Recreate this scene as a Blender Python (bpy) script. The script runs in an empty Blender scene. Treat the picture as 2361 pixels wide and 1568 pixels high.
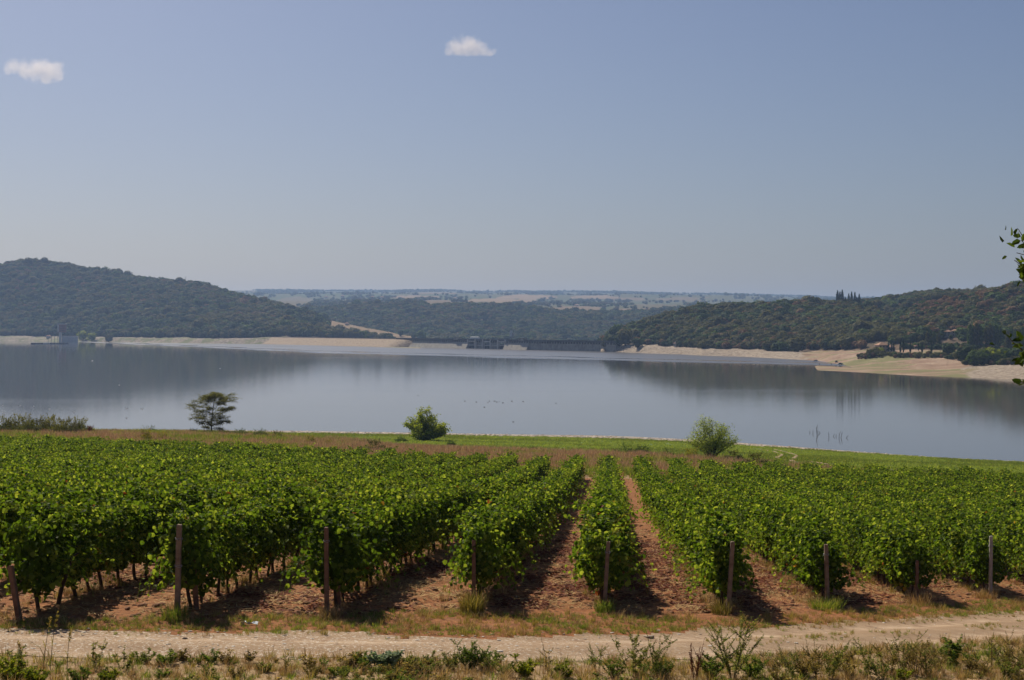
import bpy, bmesh, math, random
import numpy as np
from mathutils import Vector, Matrix

random.seed(11)
RNG = np.random.default_rng(11)
sc = bpy.context.scene
COL = sc.collection

# ------------------------------------------------------------------ camera, sky, sun
# metres; lake surface is z = 0, the camera stands H above it on the hillside and looks along +Y
F, CX, HY = 3500.0, 1180.5, 750.0      # focal length, centre column, horizon row on a 2361 px wide frame
H, K = 28.0, 1.4
cam = bpy.data.cameras.new('camera')
cam.sensor_width = 36.0
cam.lens = 36.0 * F / 2361.0
cam.shift_y = -(784.0 - HY) / 2361.0
cam.clip_start, cam.clip_end = 0.1, 60000.0
cam_o = bpy.data.objects.new('camera', cam)
cam_o.location = (0, 0, H)
cam_o.rotation_euler = (math.radians(90), 0, 0)
COL.objects.link(cam_o)
sc.camera = cam_o

SUN_AZ, SUN_EL = -27.0, 42.0           # degrees: left of the view direction, above the horizon
world = bpy.data.worlds.new('World')
sc.world = world
world.use_nodes = True
wn = world.node_tree
sky = wn.nodes.new('ShaderNodeTexSky')
sky.sky_type = 'NISHITA'
sky.sun_disc = False
sky.sun_elevation = math.radians(SUN_EL)
sky.sun_rotation = math.radians(SUN_AZ)
sky.altitude = 100
sky.air_density = 1.0
sky.dust_density = 1.5
sky.ozone_density = 1.5
wbg = wn.nodes['Background']
wbg.inputs['Strength'].default_value = 0.05
tintn = wn.nodes.new('ShaderNodeMix'); tintn.data_type = 'RGBA'; tintn.blend_type = 'MULTIPLY'   # camera white balance of the whole sky
tintn.inputs[0].default_value = 1.0
tintn.inputs[7].default_value = (0.74, 0.775, 0.94, 1)
wn.links.new(sky.outputs[0], tintn.inputs[6])
wn.links.new(tintn.outputs[2], wbg.inputs['Color'])

sun = bpy.data.lights.new('sun', 'SUN')
sun.energy = 5.0
sun.angle = math.radians(0.53)
sun.color = (1.0, 0.90, 0.74)
sun_o = bpy.data.objects.new('sun', sun)
_a, _e = math.radians(SUN_AZ), math.radians(SUN_EL)
SUND = Vector((math.sin(_a) * math.cos(_e), math.cos(_a) * math.cos(_e), math.sin(_e)))
sun_o.rotation_euler = SUND.to_track_quat('Z', 'Y').to_euler()
sun_o.location = (0, 0, 300)
COL.objects.link(sun_o)

vs = sc.view_settings
vs.view_transform = 'Standard'
vs.look = 'None'
vs.exposure = 0.22
vs.gamma = 1.0
vs.use_curve_mapping = False
sc.cycles.max_bounces = 8
sc.cycles.transparent_max_bounces = 8
sc.cycles.volume_bounces = 3
sc.cycles.caustics_reflective = False
sc.cycles.caustics_refractive = False

# ------------------------------------------------------------------ helpers
def P(vx, vy, D):
    """world point on the ray of frame column vx, row vy at depth D"""
    return np.array([D * (vx - CX) / F, D, H - D * (vy - HY) / F])

def zrow(vy, D):
    return H - D * (vy - HY) / F

def hash2(ix, iy, s=0):
    n = (ix.astype(np.int64) * 374761393 + iy.astype(np.int64) * 668265263 + s * 982451653) & 0x7fffffff
    n = ((n ^ (n >> 13)) * 1274126177) & 0x7fffffff
    return ((n ^ (n >> 16)) & 0xffff) / 65535.0

def vnoise(x, y, s=0):
    x = np.asarray(x, float); y = np.asarray(y, float)
    ix, iy = np.floor(x), np.floor(y)
    fx, fy = x - ix, y - iy
    fx = fx * fx * (3 - 2 * fx); fy = fy * fy * (3 - 2 * fy)
    a, b = hash2(ix, iy, s), hash2(ix + 1, iy, s)
    c, d = hash2(ix, iy + 1, s), hash2(ix + 1, iy + 1, s)
    return (a * (1 - fx) + b * fx) * (1 - fy) + (c * (1 - fx) + d * fx) * fy

def fbm(x, y, s=0, o=4):
    t, a, n = 0.0, 1.0, 0.0
    for i in range(o):
        t = t + a * vnoise(x * 2 ** i, y * 2 ** i, s + i * 17)
        n += a; a *= 0.5
    return t / n

def sstep(a, b, x):
    t = np.clip((x - a) / (b - a), 0, 1)
    return t * t * (3 - 2 * t)

class MB:
    """collects vertices and faces, builds one mesh object"""
    def __init__(self):
        self.v, self.fq, self.ft, self.t, self.n = [], [], [], [], 0
        self.mq, self.mt = [], []
    def add(self, v, quads=None, tris=None, tint=0.5, mat=0):
        v = np.asarray(v, float).reshape(-1, 3)
        self.v.append(v)
        self.t.append(np.full(len(v), tint) if np.isscalar(tint) else np.asarray(tint, float))
        if quads is not None and len(quads):
            q = np.asarray(quads, int).reshape(-1, 4) + self.n
            self.fq.append(q); self.mq.append(np.full(len(q), mat))
        if tris is not None and len(tris):
            q = np.asarray(tris, int).reshape(-1, 3) + self.n
            self.ft.append(q); self.mt.append(np.full(len(q), mat))
        self.n += len(v)
        return self
    def box(self, c, s, rz=0.0, tint=0.5, mat=0, taper=1.0):
        x, y, z = s[0] / 2, s[1] / 2, s[2] / 2
        k = taper
        v = np.array([[-x, -y, -z], [x, -y, -z], [x, y, -z], [-x, y, -z],
                      [-x * k, -y * k, z], [x * k, -y * k, z], [x * k, y * k, z], [-x * k, y * k, z]])
        cr, sr = math.cos(rz), math.sin(rz)
        w = v.copy()
        w[:, 0] = v[:, 0] * cr - v[:, 1] * sr; w[:, 1] = v[:, 0] * sr + v[:, 1] * cr
        return self.add(w + np.asarray(c, float), [[0, 3, 2, 1], [4, 5, 6, 7], [0, 1, 5, 4], [1, 2, 6, 5], [2, 3, 7, 6], [3, 0, 4, 7]], tint=tint, mat=mat)
    def tube(self, path, rad, n=6, tint=0.5, mat=0, cap=True):
        path = np.asarray(path, float); m = len(path)
        rad = np.full(m, rad) if np.isscalar(rad) else np.asarray(rad, float)
        tan = np.gradient(path, axis=0) if m > 2 else np.repeat((path[-1:] - path[:1]), m, 0)
        tan /= np.linalg.norm(tan, axis=1)[:, None] + 1e-9
        ref = np.where(np.abs(tan[:, 2:3]) > 0.9, np.array([[1.0, 0, 0]]), np.array([[0, 0, 1.0]]))
        a = np.cross(tan, ref); a /= np.linalg.norm(a, axis=1)[:, None] + 1e-9
        b = np.cross(tan, a)
        ang = np.arange(n) * 2 * math.pi / n
        ring = path[:, None, :] + rad[:, None, None] * (np.cos(ang)[None, :, None] * a[:, None, :] + np.sin(ang)[None, :, None] * b[:, None, :])
        v = ring.reshape(-1, 3)
        q = []
        for i in range(m - 1):
            for j in range(n):
                q.append([i * n + j, i * n + (j + 1) % n, (i + 1) * n + (j + 1) % n, (i + 1) * n + j])
        tr = []
        if cap:
            v = np.vstack([v, path[0], path[-1]])
            for j in range(n):
                tr.append([m * n, (j + 1) % n, j]); tr.append([m * n + 1, (m - 1) * n + j, (m - 1) * n + (j + 1) % n])
        return self.add(v, q, tr, tint=tint, mat=mat)
    def mesh(self, name, mats, smooth=False):
        me = bpy.data.meshes.new(name)
        v = np.vstack(self.v)
        fq = np.vstack(self.fq) if self.fq else np.zeros((0, 4), int)
        ft = np.vstack(self.ft) if self.ft else np.zeros((0, 3), int)
        nq, nt = len(fq), len(ft)
        me.vertices.add(len(v)); me.loops.add(nq * 4 + nt * 3); me.polygons.add(nq + nt)
        me.vertices.foreach_set('co', v.astype(np.float32).ravel())
        me.loops.foreach_set('vertex_index', np.concatenate([fq.ravel(), ft.ravel()]).astype(np.int32))
        st = np.concatenate([np.arange(nq) * 4, nq * 4 + np.arange(nt) * 3]).astype(np.int32)
        me.polygons.foreach_set('loop_start', st)
        mi = np.concatenate((self.mq + self.mt)) if (self.mq or self.mt) else np.zeros(0)
        me.polygons.foreach_set('material_index', mi.astype(np.int32))
        me.update(calc_edges=True)
        me.polygons.foreach_set('use_smooth', np.full(nq + nt, bool(smooth)))
        at = me.attributes.new('tint', 'FLOAT', 'POINT')
        at.data.foreach_set('value', np.concatenate(self.t).astype(np.float32))
        for m in (mats if isinstance(mats, (list, tuple)) else [mats]):
            me.materials.append(m)
        return me
    def build(self, name, mats, parent=None, smooth=False):
        return link(name, self.mesh(name, mats, smooth), parent)

def link(name, me, parent=None):
    o = bpy.data.objects.new(name, me)
    COL.objects.link(o)
    if parent is not None:
        o.parent = parent
    return o

def tag(o, label=None, cat=None, group=None, kind=None):
    if label: o['label'] = label
    if cat: o['category'] = cat
    if group: o['group'] = group
    if kind: o['kind'] = kind
    return o

def thing(name, loc, label, cat, group=None, rz=0.0, s=1.0):
    o = bpy.data.objects.new(name, None)
    o.empty_display_size = 0.3
    COL.objects.link(o)
    o.location = [float(c) for c in loc]
    o.rotation_euler = (0, 0, rz)
    o.scale = (s, s, s) if np.isscalar(s) else s
    return tag(o, label, cat, group)

# ------------------------------------------------------------------ materials
def lin(r, g, b):
    f = lambda c: c / 12.92 if c <= 0.04045 else ((c + 0.055) / 1.055) ** 2.4
    return (f(r / 255), f(g / 255), f(b / 255), 1)

class NT:
    def __init__(self, name):
        self.m = bpy.data.materials.new(name)
        self.m.use_nodes = True
        self.t = self.m.node_tree
        for n in list(self.t.nodes): self.t.nodes.remove(n)
        self.out = self.t.nodes.new('ShaderNodeOutputMaterial')
    def n(self, typ, **kw):
        nd = self.t.nodes.new(typ)
        for k, v in kw.items():
            if k in ('operation', 'blend_type', 'data_type', 'noise_dimensions', 'feature', 'attribute_name', 'attribute_type', 'distance', 'distribution'):
                setattr(nd, k, v)
            else:
                key = k.replace('_', ' ')
                nd.inputs[key if key in nd.inputs else k].default_value = v
        return nd
    def l(self, a, b): self.t.links.new(a, b)
    def noise(self, scale, detail=4, rough=0.55, vec=None, dist=0.0):
        nd = self.n('ShaderNodeTexNoise', Scale=scale, Detail=detail, Roughness=rough, Distortion=dist)
        if vec is not None: self.l(vec, nd.inputs['Vector'])
        return nd.outputs['Fac']
    def ramp(self, fac, stops, interp='LINEAR'):
        r = self.t.nodes.new('ShaderNodeValToRGB')
        r.color_ramp.interpolation = interp
        el = r.color_ramp.elements
        while len(el) < len(stops): el.new(0.5)
        for e, (p, c) in zip(el, stops):
            e.position = p
            e.color = (c[0], c[1], c[2], 1) if len(c) >= 3 else (c[0],) * 3 + (1,)
        self.l(fac, r.inputs[0])
        return r.outputs[0]
    def mix(self, fac, a, b, blend='MIX'):
        nd = self.t.nodes.new('ShaderNodeMix')
        nd.data_type = 'RGBA'; nd.blend_type = blend
        for s, val in ((nd.inputs[0], fac), (nd.inputs[6], a), (nd.inputs[7], b)):
            if hasattr(val, 'is_linked') or isinstance(val, bpy.types.NodeSocket): self.l(val, s)
            elif isinstance(val, (int, float)): s.default_value = val
            else: s.default_value = (val[0], val[1], val[2], 1)
        return nd.outputs[2]
    def math(self, op, a, b=0.0, c=None):
        nd = self.t.nodes.new('ShaderNodeMath'); nd.operation = op
        for i, val in enumerate((a, b, c)):
            if val is None: continue
            if isinstance(val, bpy.types.NodeSocket): self.l(val, nd.inputs[i])
            else: nd.inputs[i].default_value = val
        return nd.outputs[0]
    def attr(self, name, out='Fac'):
        nd = self.t.nodes.new('ShaderNodeAttribute'); nd.attribute_name = name
        return nd.outputs[out]
    def pos(self):
        return self.t.nodes.new('ShaderNodeNewGeometry').outputs['Position']
    def obj(self):
        return self.t.nodes.new('ShaderNodeTexCoord').outputs['Object']
    def rnd(self):
        return self.t.nodes.new('ShaderNodeObjectInfo').outputs['Random']
    def scalev(self, vec, s):
        nd = self.t.nodes.new('ShaderNodeVectorMath'); nd.operation = 'MULTIPLY'
        self.l(vec, nd.inputs[0]); nd.inputs[1].default_value = s
        return nd.outputs[0]
    def surf(self, col, rough=0.9, bump=None, bs=0.3, bd=0.02, spec=0.3, metal=0.0):
        b = self.t.nodes.new('ShaderNodeBsdfPrincipled')
        if isinstance(col, bpy.types.NodeSocket): self.l(col, b.inputs['Base Color'])
        else: b.inputs['Base Color'].default_value = (col[0], col[1], col[2], 1)
        if isinstance(rough, bpy.types.NodeSocket): self.l(rough, b.inputs['Roughness'])
        else: b.inputs['Roughness'].default_value = rough
        b.inputs['Specular IOR Level'].default_value = spec
        b.inputs['Metallic'].default_value = metal
        if bump is not None:
            n = self.t.nodes.new('ShaderNodeBump')
            n.inputs['Strength'].default_value = bs; n.inputs['Distance'].default_value = bd
            self.l(bump, n.inputs['Height']); self.l(n.outputs[0], b.inputs['Normal'])
        self.l(b.outputs[0], self.out.inputs['Surface'])
        return b

def mat_leaf(name, stops, trans=0.35, tcol=(1.8, 1.7, 0.7), rough=0.75, spec=0.06, rnd=0.25):
    """leaf: tint attribute picks the colour, thin-leaf translucency"""
    t = NT(name)
    fac = t.attr('tint')
    if rnd:
        fac = t.math('ADD', fac, t.math('MULTIPLY', t.math('SUBTRACT', t.rnd(), 0.5), rnd))
    col = t.ramp(fac, stops)
    b = t.surf(col, rough, spec=spec)
    tr = t.t.nodes.new('ShaderNodeBsdfTranslucent')
    t.l(t.mix(1.0, col, tcol, 'MULTIPLY'), tr.inputs['Color'])
    mx = t.t.nodes.new('ShaderNodeMixShader'); mx.inputs[0].default_value = trans
    t.l(b.outputs[0], mx.inputs[1]); t.l(tr.outputs[0], mx.inputs[2])
    t.l(mx.outputs[0], t.out.inputs['Surface'])
    return t.m

def mat_plain(name, c0, c1, scale=3.0, rough=0.85, bs=0.3, bd=0.02, detail=5, spec=0.3, coords='obj'):
    t = NT(name)
    v = t.obj() if coords == 'obj' else t.pos()
    n = t.noise(scale, detail, 0.6, v)
    col = t.ramp(n, [(0.3, c0), (0.7, c1)])
    t.surf(col, rough, bump=t.noise(scale * 4, 4, 0.6, v), bs=bs, bd=bd, spec=spec)
    return t.m

M = {}
M['vine_leaf'] = mat_leaf('vine_leaf', [(0.0, (0.026, 0.050, 0.006)), (0.30, (0.047, 0.092, 0.010)), (0.55, (0.088, 0.145, 0.018)), (0.80, (0.205, 0.26, 0.05)),  # leaf-to-leaf greens; the paler stops also stand in for sun highlights
                                       (0.93, (0.24, 0.29, 0.07)), (0.97, (0.28, 0.21, 0.04)), (1.0, (0.17, 0.055, 0.025))],
                          trans=0.48, tcol=(2.15, 1.95, 0.75), rough=0.6, spec=0.04, rnd=0.20)
M['bark'] = mat_plain('bark', (0.035, 0.024, 0.017), (0.085, 0.06, 0.042), 9, 0.95, 0.6)
M['post_wood'] = mat_plain('post_wood', (0.13, 0.085, 0.055), (0.31, 0.225, 0.16), 6, 0.85, 0.4)
M['post_wood_red'] = mat_plain('post_wood_red', (0.11, 0.058, 0.036), (0.25, 0.145, 0.092), 6, 0.85, 0.4)
M['post_grey'] = mat_plain('post_grey', (0.27, 0.245, 0.215), (0.42, 0.39, 0.35), 7, 0.8, 0.25)
M['wire'] = mat_plain('wire', (0.2, 0.2, 0.2), (0.3, 0.3, 0.3), 5, 0.5, 0.0)

# ------------------------------------------------------------------ terrain of the near bank
ROWV = 226.0 / F                      # rows head this much to the right of the view
ROW_S = 2.8                           # row spacing
ROW_C0 = -0.126
END_D = {-4: 29.1, -3: 29.9, -2: 30.7, -1: 32.6, 0: 33.5, 1: 34.4, 2: 38.2, 3: 41.0, 4: 44.2}
END_V = {-4: 1424, -3: 1410, -2: 1420, -1: 1397, 0: 1405, 1: 1410, 2: 1400, 3: 1383, 4: 1378}
def row_c(i): return ROW_C0 + i * ROW_S
def row_start(i):
    if i in END_D: return END_D[i]
    return 29.1 - 0.35 * (-4 - i) if i < -4 else 44.2 + 3.3 * (i - 4)
def row_end(i):
    return 131.0 + (max(0, -i - 2) * 1.25)

SHORE = [(-900, 988), (0, 990), (400, 992), (700, 995), (900, 998), (1200, 1003), (1400, 1006), (1600, 1015), (1800, 1029), (2000, 1044),
         (2200, 1058), (2361, 1065), (2800, 1085), (3300, 1100)]
def shore_D(vx):
    vy = np.interp(vx, [s[0] for s in SHORE], [s[1] for s in SHORE])
    return H * F / (vy - HY)

ctl = []
def c_v(vx, vy, D): ctl.append(P(vx, vy, D))
for i in END_D:
    D = END_D[i]; ctl.append(np.array([row_c(i) + ROWV * D, D, zrow(END_V[i], D)]))
ctl += [np.array(p, float) for p in [(0, 0, H - 1.62), (-8, 0, H - 1.3), (9, 0, H - 2.1), (0, 10, H - 3.2), (0, 18, H - 4.7),
        (-30, 24, H - 4.4), (-25, 10, H - 2.6), (-60, 20, H - 3.5), (-40, -30, H + 2), (40, -30, H - 2), (25, 10, H - 4.9), (0, -30, H + 1.5), (60, 30, H - 9.6)]]
c_v(0, 1490, 26.4); c_v(0, 1568, 23.2); c_v(600, 1568, 23.6); c_v(600, 1490, 26.6); c_v(1180, 1490, 27.0); c_v(1180, 1568, 24.2)
c_v(1700, 1478, 29.6); c_v(1700, 1568, 25.8); c_v(2200, 1450, 35.0); c_v(2361, 1405, 40.5); c_v(2361, 1470, 35.0); c_v(2361, 1568, 28.4)
c_v(1408, 1106, 130); c_v(1000, 1098, 131); c_v(487, 1070, 140); c_v(0, 1052, 150); c_v(-400, 1040, 160)
c_v(1800, 1118, 130); c_v(2361, 1138, 130); c_v(2800, 1150, 130)
c_v(1408, 1044, 235); c_v(1000, 1040, 235); c_v(700, 1022, 225); c_v(487, 1003, 265); c_v(200, 1001, 262); c_v(-100, 999, 262); c_v(-500, 999, 262)
c_v(1640, 1060, 190); c_v(1800, 1062, 200); c_v(2361, 1089, 200); c_v(2900, 1105, 200)
c_v(700, 1010, 345); c_v(1200, 1010, 355)
for vx, vy in SHORE:
    D = H * F / (vy - HY)
    ctl.append(P(vx, vy, D)); ctl.append(np.array([D * 1.09 * (vx - CX) / F, D * 1.09, -1.5]))
ctl.append(np.array([0, 460, -3.5])); ctl.append(np.array([-200, 460, -3.5])); ctl.append(np.array([200, 420, -3.5]))
ctl = np.array(ctl)
_SC = 40.0
def _tpsk(r2):
    return np.where(r2 > 0, 0.5 * r2 * np.log(r2 + 1e-12), 0)
def _tps_fit(c, lam=0.02):
    xy = c[:, :2] / _SC; n = len(c)
    d2 = ((xy[:, None] - xy[None]) ** 2).sum(-1)
    A = np.zeros((n + 3, n + 3))
    A[:n, :n] = _tpsk(d2) + lam * np.eye(n)
    A[:n, n] = 1; A[:n, n + 1:] = xy
    A[n:, :n] = A[:n, n:].T
    b = np.zeros(n + 3); b[:n] = c[:, 2]
    return np.linalg.solve(A, b)
_W = _tps_fit(ctl)
def ground_base(X, Y):
    X = np.asarray(X, float); Y = np.asarray(Y, float)
    sh = X.shape; x = X.ravel() / _SC; y = Y.ravel() / _SC
    out = np.empty(len(x)); n = len(ctl); cx = ctl[:, 0] / _SC; cy = ctl[:, 1] / _SC
    for a in range(0, len(x), 40000):
        xx, yy = x[a:a + 40000], y[a:a + 40000]
        d2 = (xx[:, None] - cx) ** 2 + (yy[:, None] - cy) ** 2
        out[a:a + 40000] = _tpsk(d2) @ _W[:n] + _W[n] + _W[n + 1] * xx + _W[n + 2] * yy
    return out.reshape(sh)

# dirt track centre line (x, y) and half width
TRACK = np.array([P(-900, 1480, 26.6)[:2], P(-300, 1486, 26.5)[:2], P(0, 1487, 26.5)[:2], P(600, 1489, 26.7)[:2], P(1180, 1487, 27.1)[:2],
                  P(1500, 1484, 28.3)[:2], P(1750, 1476, 30.0)[:2], P(2000, 1462, 32.6)[:2], P(2200, 1449, 35.0)[:2], P(2361, 1437, 37.4)[:2],
                  P(2700, 1415, 42.0)[:2], P(3000, 1400, 47.0)[:2]])
def track_d(X, Y):
    """signed distance across the track"""
    X = np.asarray(X, float); Y = np.asarray(Y, float)
    best = np.full(X.shape, 1e9); sg = np.zeros(X.shape)
    for a, b in zip(TRACK[:-1], TRACK[1:]):
        d = b - a; L = (d ** 2).sum()
        t = np.clip(((X - a[0]) * d[0] + (Y - a[1]) * d[1]) / L, 0, 1)
        dx, dy = X - a[0] - t * d[0], Y - a[1] - t * d[1]
        r = np.hypot(dx, dy)
        m = r < best
        best = np.where(m, r, best); sg = np.where(m, np.sign(d[0] * dy - d[1] * dx), sg)
    return best * sg

def ground_z(X, Y):
    X = np.asarray(X, float); Y = np.asarray(Y, float)
    z = ground_base(X, Y)
    td = track_d(X, Y)
    near = sstep(75, 45, Y)
    tr = sstep(1.9, 1.4, np.abs(td))
    rut = np.exp(-((np.abs(td) - 0.75) / 0.28) ** 2) * -0.045 + np.exp(-(td / 0.4) ** 2) * 0.02
    clod = (fbm(X * 1.7, Y * 1.7, 5, 3) - 0.5) * 0.10 + (fbm(X * 5, Y * 5, 9, 3) - 0.5) * 0.09
    z = z + near * (tr * (rut + (fbm(X * 3, Y * 3, 3, 3) - 0.5) * 0.03) + (1 - tr) * clod)
    z = z + (1 - near) * (fbm(X * 0.25, Y * 0.25, 21, 3) - 0.5) * 0.35 * sstep(shore_D(CX + F * X / np.maximum(Y, 5.)) + 4, shore_D(CX + F * X / np.maximum(Y, 5.)) - 40, Y)
    return z

def gz(x, y):
    return float(ground_z(np.array([x]), np.array([y]))[0])

# grid of the bank
_NU, _ND = 520, 430
_Ds = np.concatenate([np.linspace(-45, 7.5, 16)[:-1], np.geomspace(8, 8 + 430, _ND) - 0.5])
_us = np.linspace(-1, 1, _NU)
_us = np.sign(_us) * (0.55 * np.abs(_us) + 0.45 * np.abs(_us) ** 3)     # denser in the middle
_DD, _UU = np.meshgrid(_Ds, _us, indexing='ij')
GX = _UU * (np.maximum(_DD, 0) * 0.78 + 16)
GY = _DD + 0 * _UU
GZ = ground_z(GX, GY)
GTD = track_d(GX, GY)
GVX = CX + F * GX / np.maximum(GY, 5)
GSH = shore_D(GVX)
GROWU = (GX - ROWV * GY)             # row coordinate

# zones: weight of vineyard soil, dry verge, strip beyond
_far_end = np.interp(GROWU, [row_c(-30), row_c(-2), row_c(20)], [row_end(-30), row_end(-2), row_end(20)])
def far_end(X, Y):
    u = X - ROWV * Y
    return np.interp(u, [row_c(-30), row_c(-2), row_c(20)], [row_end(-30), row_end(-2), row_end(20)])
def row_start_at(X, Y):
    u = (X - ROWV * Y - ROW_C0) / ROW_S
    ks = np.array(sorted(list(END_D) + [-20, 12])); vs_ = np.array([row_start(k) for k in ks])
    return np.interp(u, ks, vs_)

def grid_obj(name, mask, off, mat, extra=None, smooth=True):
    """faces of the bank grid whose centre satisfies the mask, as a sheet of its own"""
    nd, nu = GX.shape
    idx = np.arange(nd * nu).reshape(nd, nu)
    q = np.stack([idx[:-1, :-1], idx[:-1, 1:], idx[1:, 1:], idx[1:, :-1]], -1).reshape(-1, 4)
    if mask is not None:
        mk = (mask.ravel()[q].sum(1) >= 3)
        q = q[mk]
    used = np.unique(q)
    remap = np.full(nd * nu, -1); remap[used] = np.arange(len(used))
    v = np.stack([GX.ravel(), GY.ravel(), GZ.ravel() + off], -1)[used]
    b = MB(); b.add(v, remap[q], tint=(extra.ravel()[used] if extra is not None else 0.5))
    return b.build(name, mat, smooth=smooth)

# soil of the bank: tint 0 = vineyard earth, 0.5 = trodden dry grass in front, 1 = dry strip beyond the vines
t = NT('soil')
pv = t.pos()
n1 = t.noise(0.9, 6, 0.65, pv); n2 = t.noise(7.0, 5, 0.65, pv); n3 = t.noise(38.0, 4, 0.6, pv)
soil = t.ramp(n2, [(0.28, (0.078, 0.027, 0.010)), (0.5, (0.26, 0.098, 0.034)), (0.74, (0.43, 0.185, 0.066))])
straw = t.ramp(n3, [(0.42, (0.15, 0.07, 0.036)), (0.56, (0.32, 0.185, 0.09)), (0.68, (0.50, 0.33, 0.16))])
soil = t.mix(t.ramp(n1, [(0.42, (0.04,)), (0.66, (0.34,))]), soil, straw)
verge = t.ramp(n2, [(0.3, (0.20, 0.125, 0.07)), (0.5, (0.34, 0.23, 0.125)), (0.72, (0.50, 0.36, 0.19))])
strip = t.ramp(t.noise(0.35, 5, 0.6, pv), [(0.3, (0.20, 0.125, 0.06)), (0.55, (0.30, 0.19, 0.10)), (0.7, (0.25, 0.2, 0.07))])
tz = t.attr('tint')
col = t.mix(t.ramp(tz, [(0.15, (0,)), (0.4, (1,))]), soil, verge)
col = t.mix(t.ramp(tz, [(0.6, (0,)), (0.9, (1,))]), col, strip)
t.surf(col, 0.95, bump=t.math('ADD', n2, t.math('MULTIPLY', n3, 0.4)), bs=0.9, bd=0.06, spec=0.15)
M['soil'] = t.m

zone = np.where(GY > _far_end + 0.5, 1.0, 0.0)
zone = np.where(GTD < 1.0, 0.5, zone)
GR = grid_obj('ground', None, 0.0, M['soil'], zone)
tag(GR, kind='structure')

# dirt track
t = NT('track_dirt')
pv = t.pos()
a1 = t.noise(1.1, 5, 0.6, t.scalev(pv, (0.55, 1.6, 1))); a2 = t.noise(16, 5, 0.7, pv); a3 = t.noise(4.0, 5, 0.65, t.scalev(pv, (0.5, 1.6, 1)))
base = t.ramp(a1, [(0.3, (0.26, 0.17, 0.105)), (0.5, (0.43, 0.305, 0.20)), (0.72, (0.57, 0.44, 0.31))])
base = t.mix(t.ramp(a3, [(0.46, (0,)), (0.62, (0.75,))]), base, (0.24, 0.15, 0.088))
ac = t.math('ADD', t.attr('across'), t.math('MULTIPLY', t.math('SUBTRACT', a1, 0.5), 0.7))
wheel = t.ramp(t.math('ABSOLUTE', t.math('SUBTRACT', ac, 0.78)), [(0.10, (1,)), (0.42, (0,))])     # two bare wheel lanes, rougher crown and edges
base = t.mix(t.math('MULTIPLY', t.math('SUBTRACT', 1.0, wheel), 0.62), base, t.ramp(a3, [(0.35, (0.20, 0.125, 0.07)), (0.6, (0.33, 0.225, 0.135)), (0.75, (0.25, 0.20, 0.09))]))
chip = t.ramp(a2, [(0.54, (0,)), (0.62, (1,))])
base = t.mix(t.math('MULTIPLY', chip, t.attr('tint')), base, (0.62, 0.55, 0.46))
t.surf(base, 0.95, bump=t.math('ADD', a2, a3), bs=0.8, bd=0.03, spec=0.15)
M['track'] = t.m
edge = 1.55 + (fbm(GX * 1.3, GY * 1.3, 31, 4) - 0.5) * 1.1 + 0.25 * sstep(4, 10, GX)
edge = np.where(GTD < 0, edge - 0.22, edge)
tr_mask = (np.abs(GTD) < edge) & (GY < 60) & (GY > 12)
TR = grid_obj('dirt_track', tr_mask, 0.008, M['track'], sstep(8, -4, GX))
_tv = np.zeros(len(TR.data.vertices) * 3, np.float32); TR.data.vertices.foreach_get('co', _tv); _tv = _tv.reshape(-1, 3)
_at = TR.data.attributes.new('across', 'FLOAT', 'POINT'); _at.data.foreach_set('value', np.abs(track_d(_tv[:, 0].astype(float), _tv[:, 1].astype(float))).astype(np.float32))
tag(TR, kind='structure')

# green flat by the water and the pale stony beach
t = NT('meadow_ground')
pv = t.pos()
g1 = t.noise(0.06, 5, 0.6, t.scalev(pv, (0.35, 1, 1))); g2 = t.noise(1.2, 5, 0.65, pv)
mc = t.ramp(g2, [(0.3, (0.065, 0.105, 0.020)), (0.55, (0.12, 0.18, 0.035)), (0.75, (0.20, 0.22, 0.06))])
mc = t.mix(t.ramp(g1, [(0.5, (0,)), (0.66, (0.5,))]), mc, (0.17, 0.17, 0.06))
t.surf(mc, 0.95, bump=g2, bs=0.8, bd=0.15, spec=0.1)
M['meadow'] = t.m
t = NT('beach_gravel')
pv = t.pos()
b1 = t.noise(0.5, 5, 0.7, pv); b2 = t.noise(2.5, 4, 0.7, pv)
bc = t.ramp(b2, [(0.3, (0.26, 0.20, 0.15)), (0.5, (0.44, 0.36, 0.285)), (0.7, (0.62, 0.54, 0.46))])
t.surf(t.mix(t.ramp(b1, [(0.45, (0,)), (0.6, (0.6,))]), bc, (0.36, 0.27, 0.19)), 0.9, bump=b2, bs=0.9, bd=0.2, spec=0.2)
M['beach'] = t.m
_w = (fbm(GX * 0.03, GY * 0.03, 41, 4) - 0.5)
MEADOW_IN = np.interp(GVX, [-400, 400, 700, 1200, 1500, 1700, 1950, 2361, 2900], [330, 318, 275, 212, 196, 176, 152, 146, 146])
BEACH_W = np.interp(GVX, [300, 700, 1000, 1400, 1700, 1950, 2080, 2250, 2361, 2700], [12, 13, 15, 20, 15, 9, 3, 4, 6, 8])
def meadow_in(vx): return np.interp(vx, [-400, 400, 700, 1200, 1500, 1700, 1950, 2361, 2900], [330, 318, 275, 212, 196, 176, 152, 146, 146])
def beach_w(vx): return np.interp(vx, [300, 700, 1000, 1400, 1700, 1950, 2080, 2250, 2361, 2700], [12, 13, 15, 20, 15, 9, 3, 4, 6, 8])
md_mask = (GY > MEADOW_IN + _w * 40) & (GY < GSH + 12) & (GVX > -600) & (GVX < 3200)
MD = grid_obj('meadow', md_mask, 0.03, M['meadow']); tag(MD, kind='structure')
be_mask = (GY > GSH - BEACH_W + _w * 10) & (GVX > -600) & (GVX < 3300)
BE = grid_obj('beach', be_mask, 0.07, M['beach']); tag(BE, kind='structure')

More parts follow.
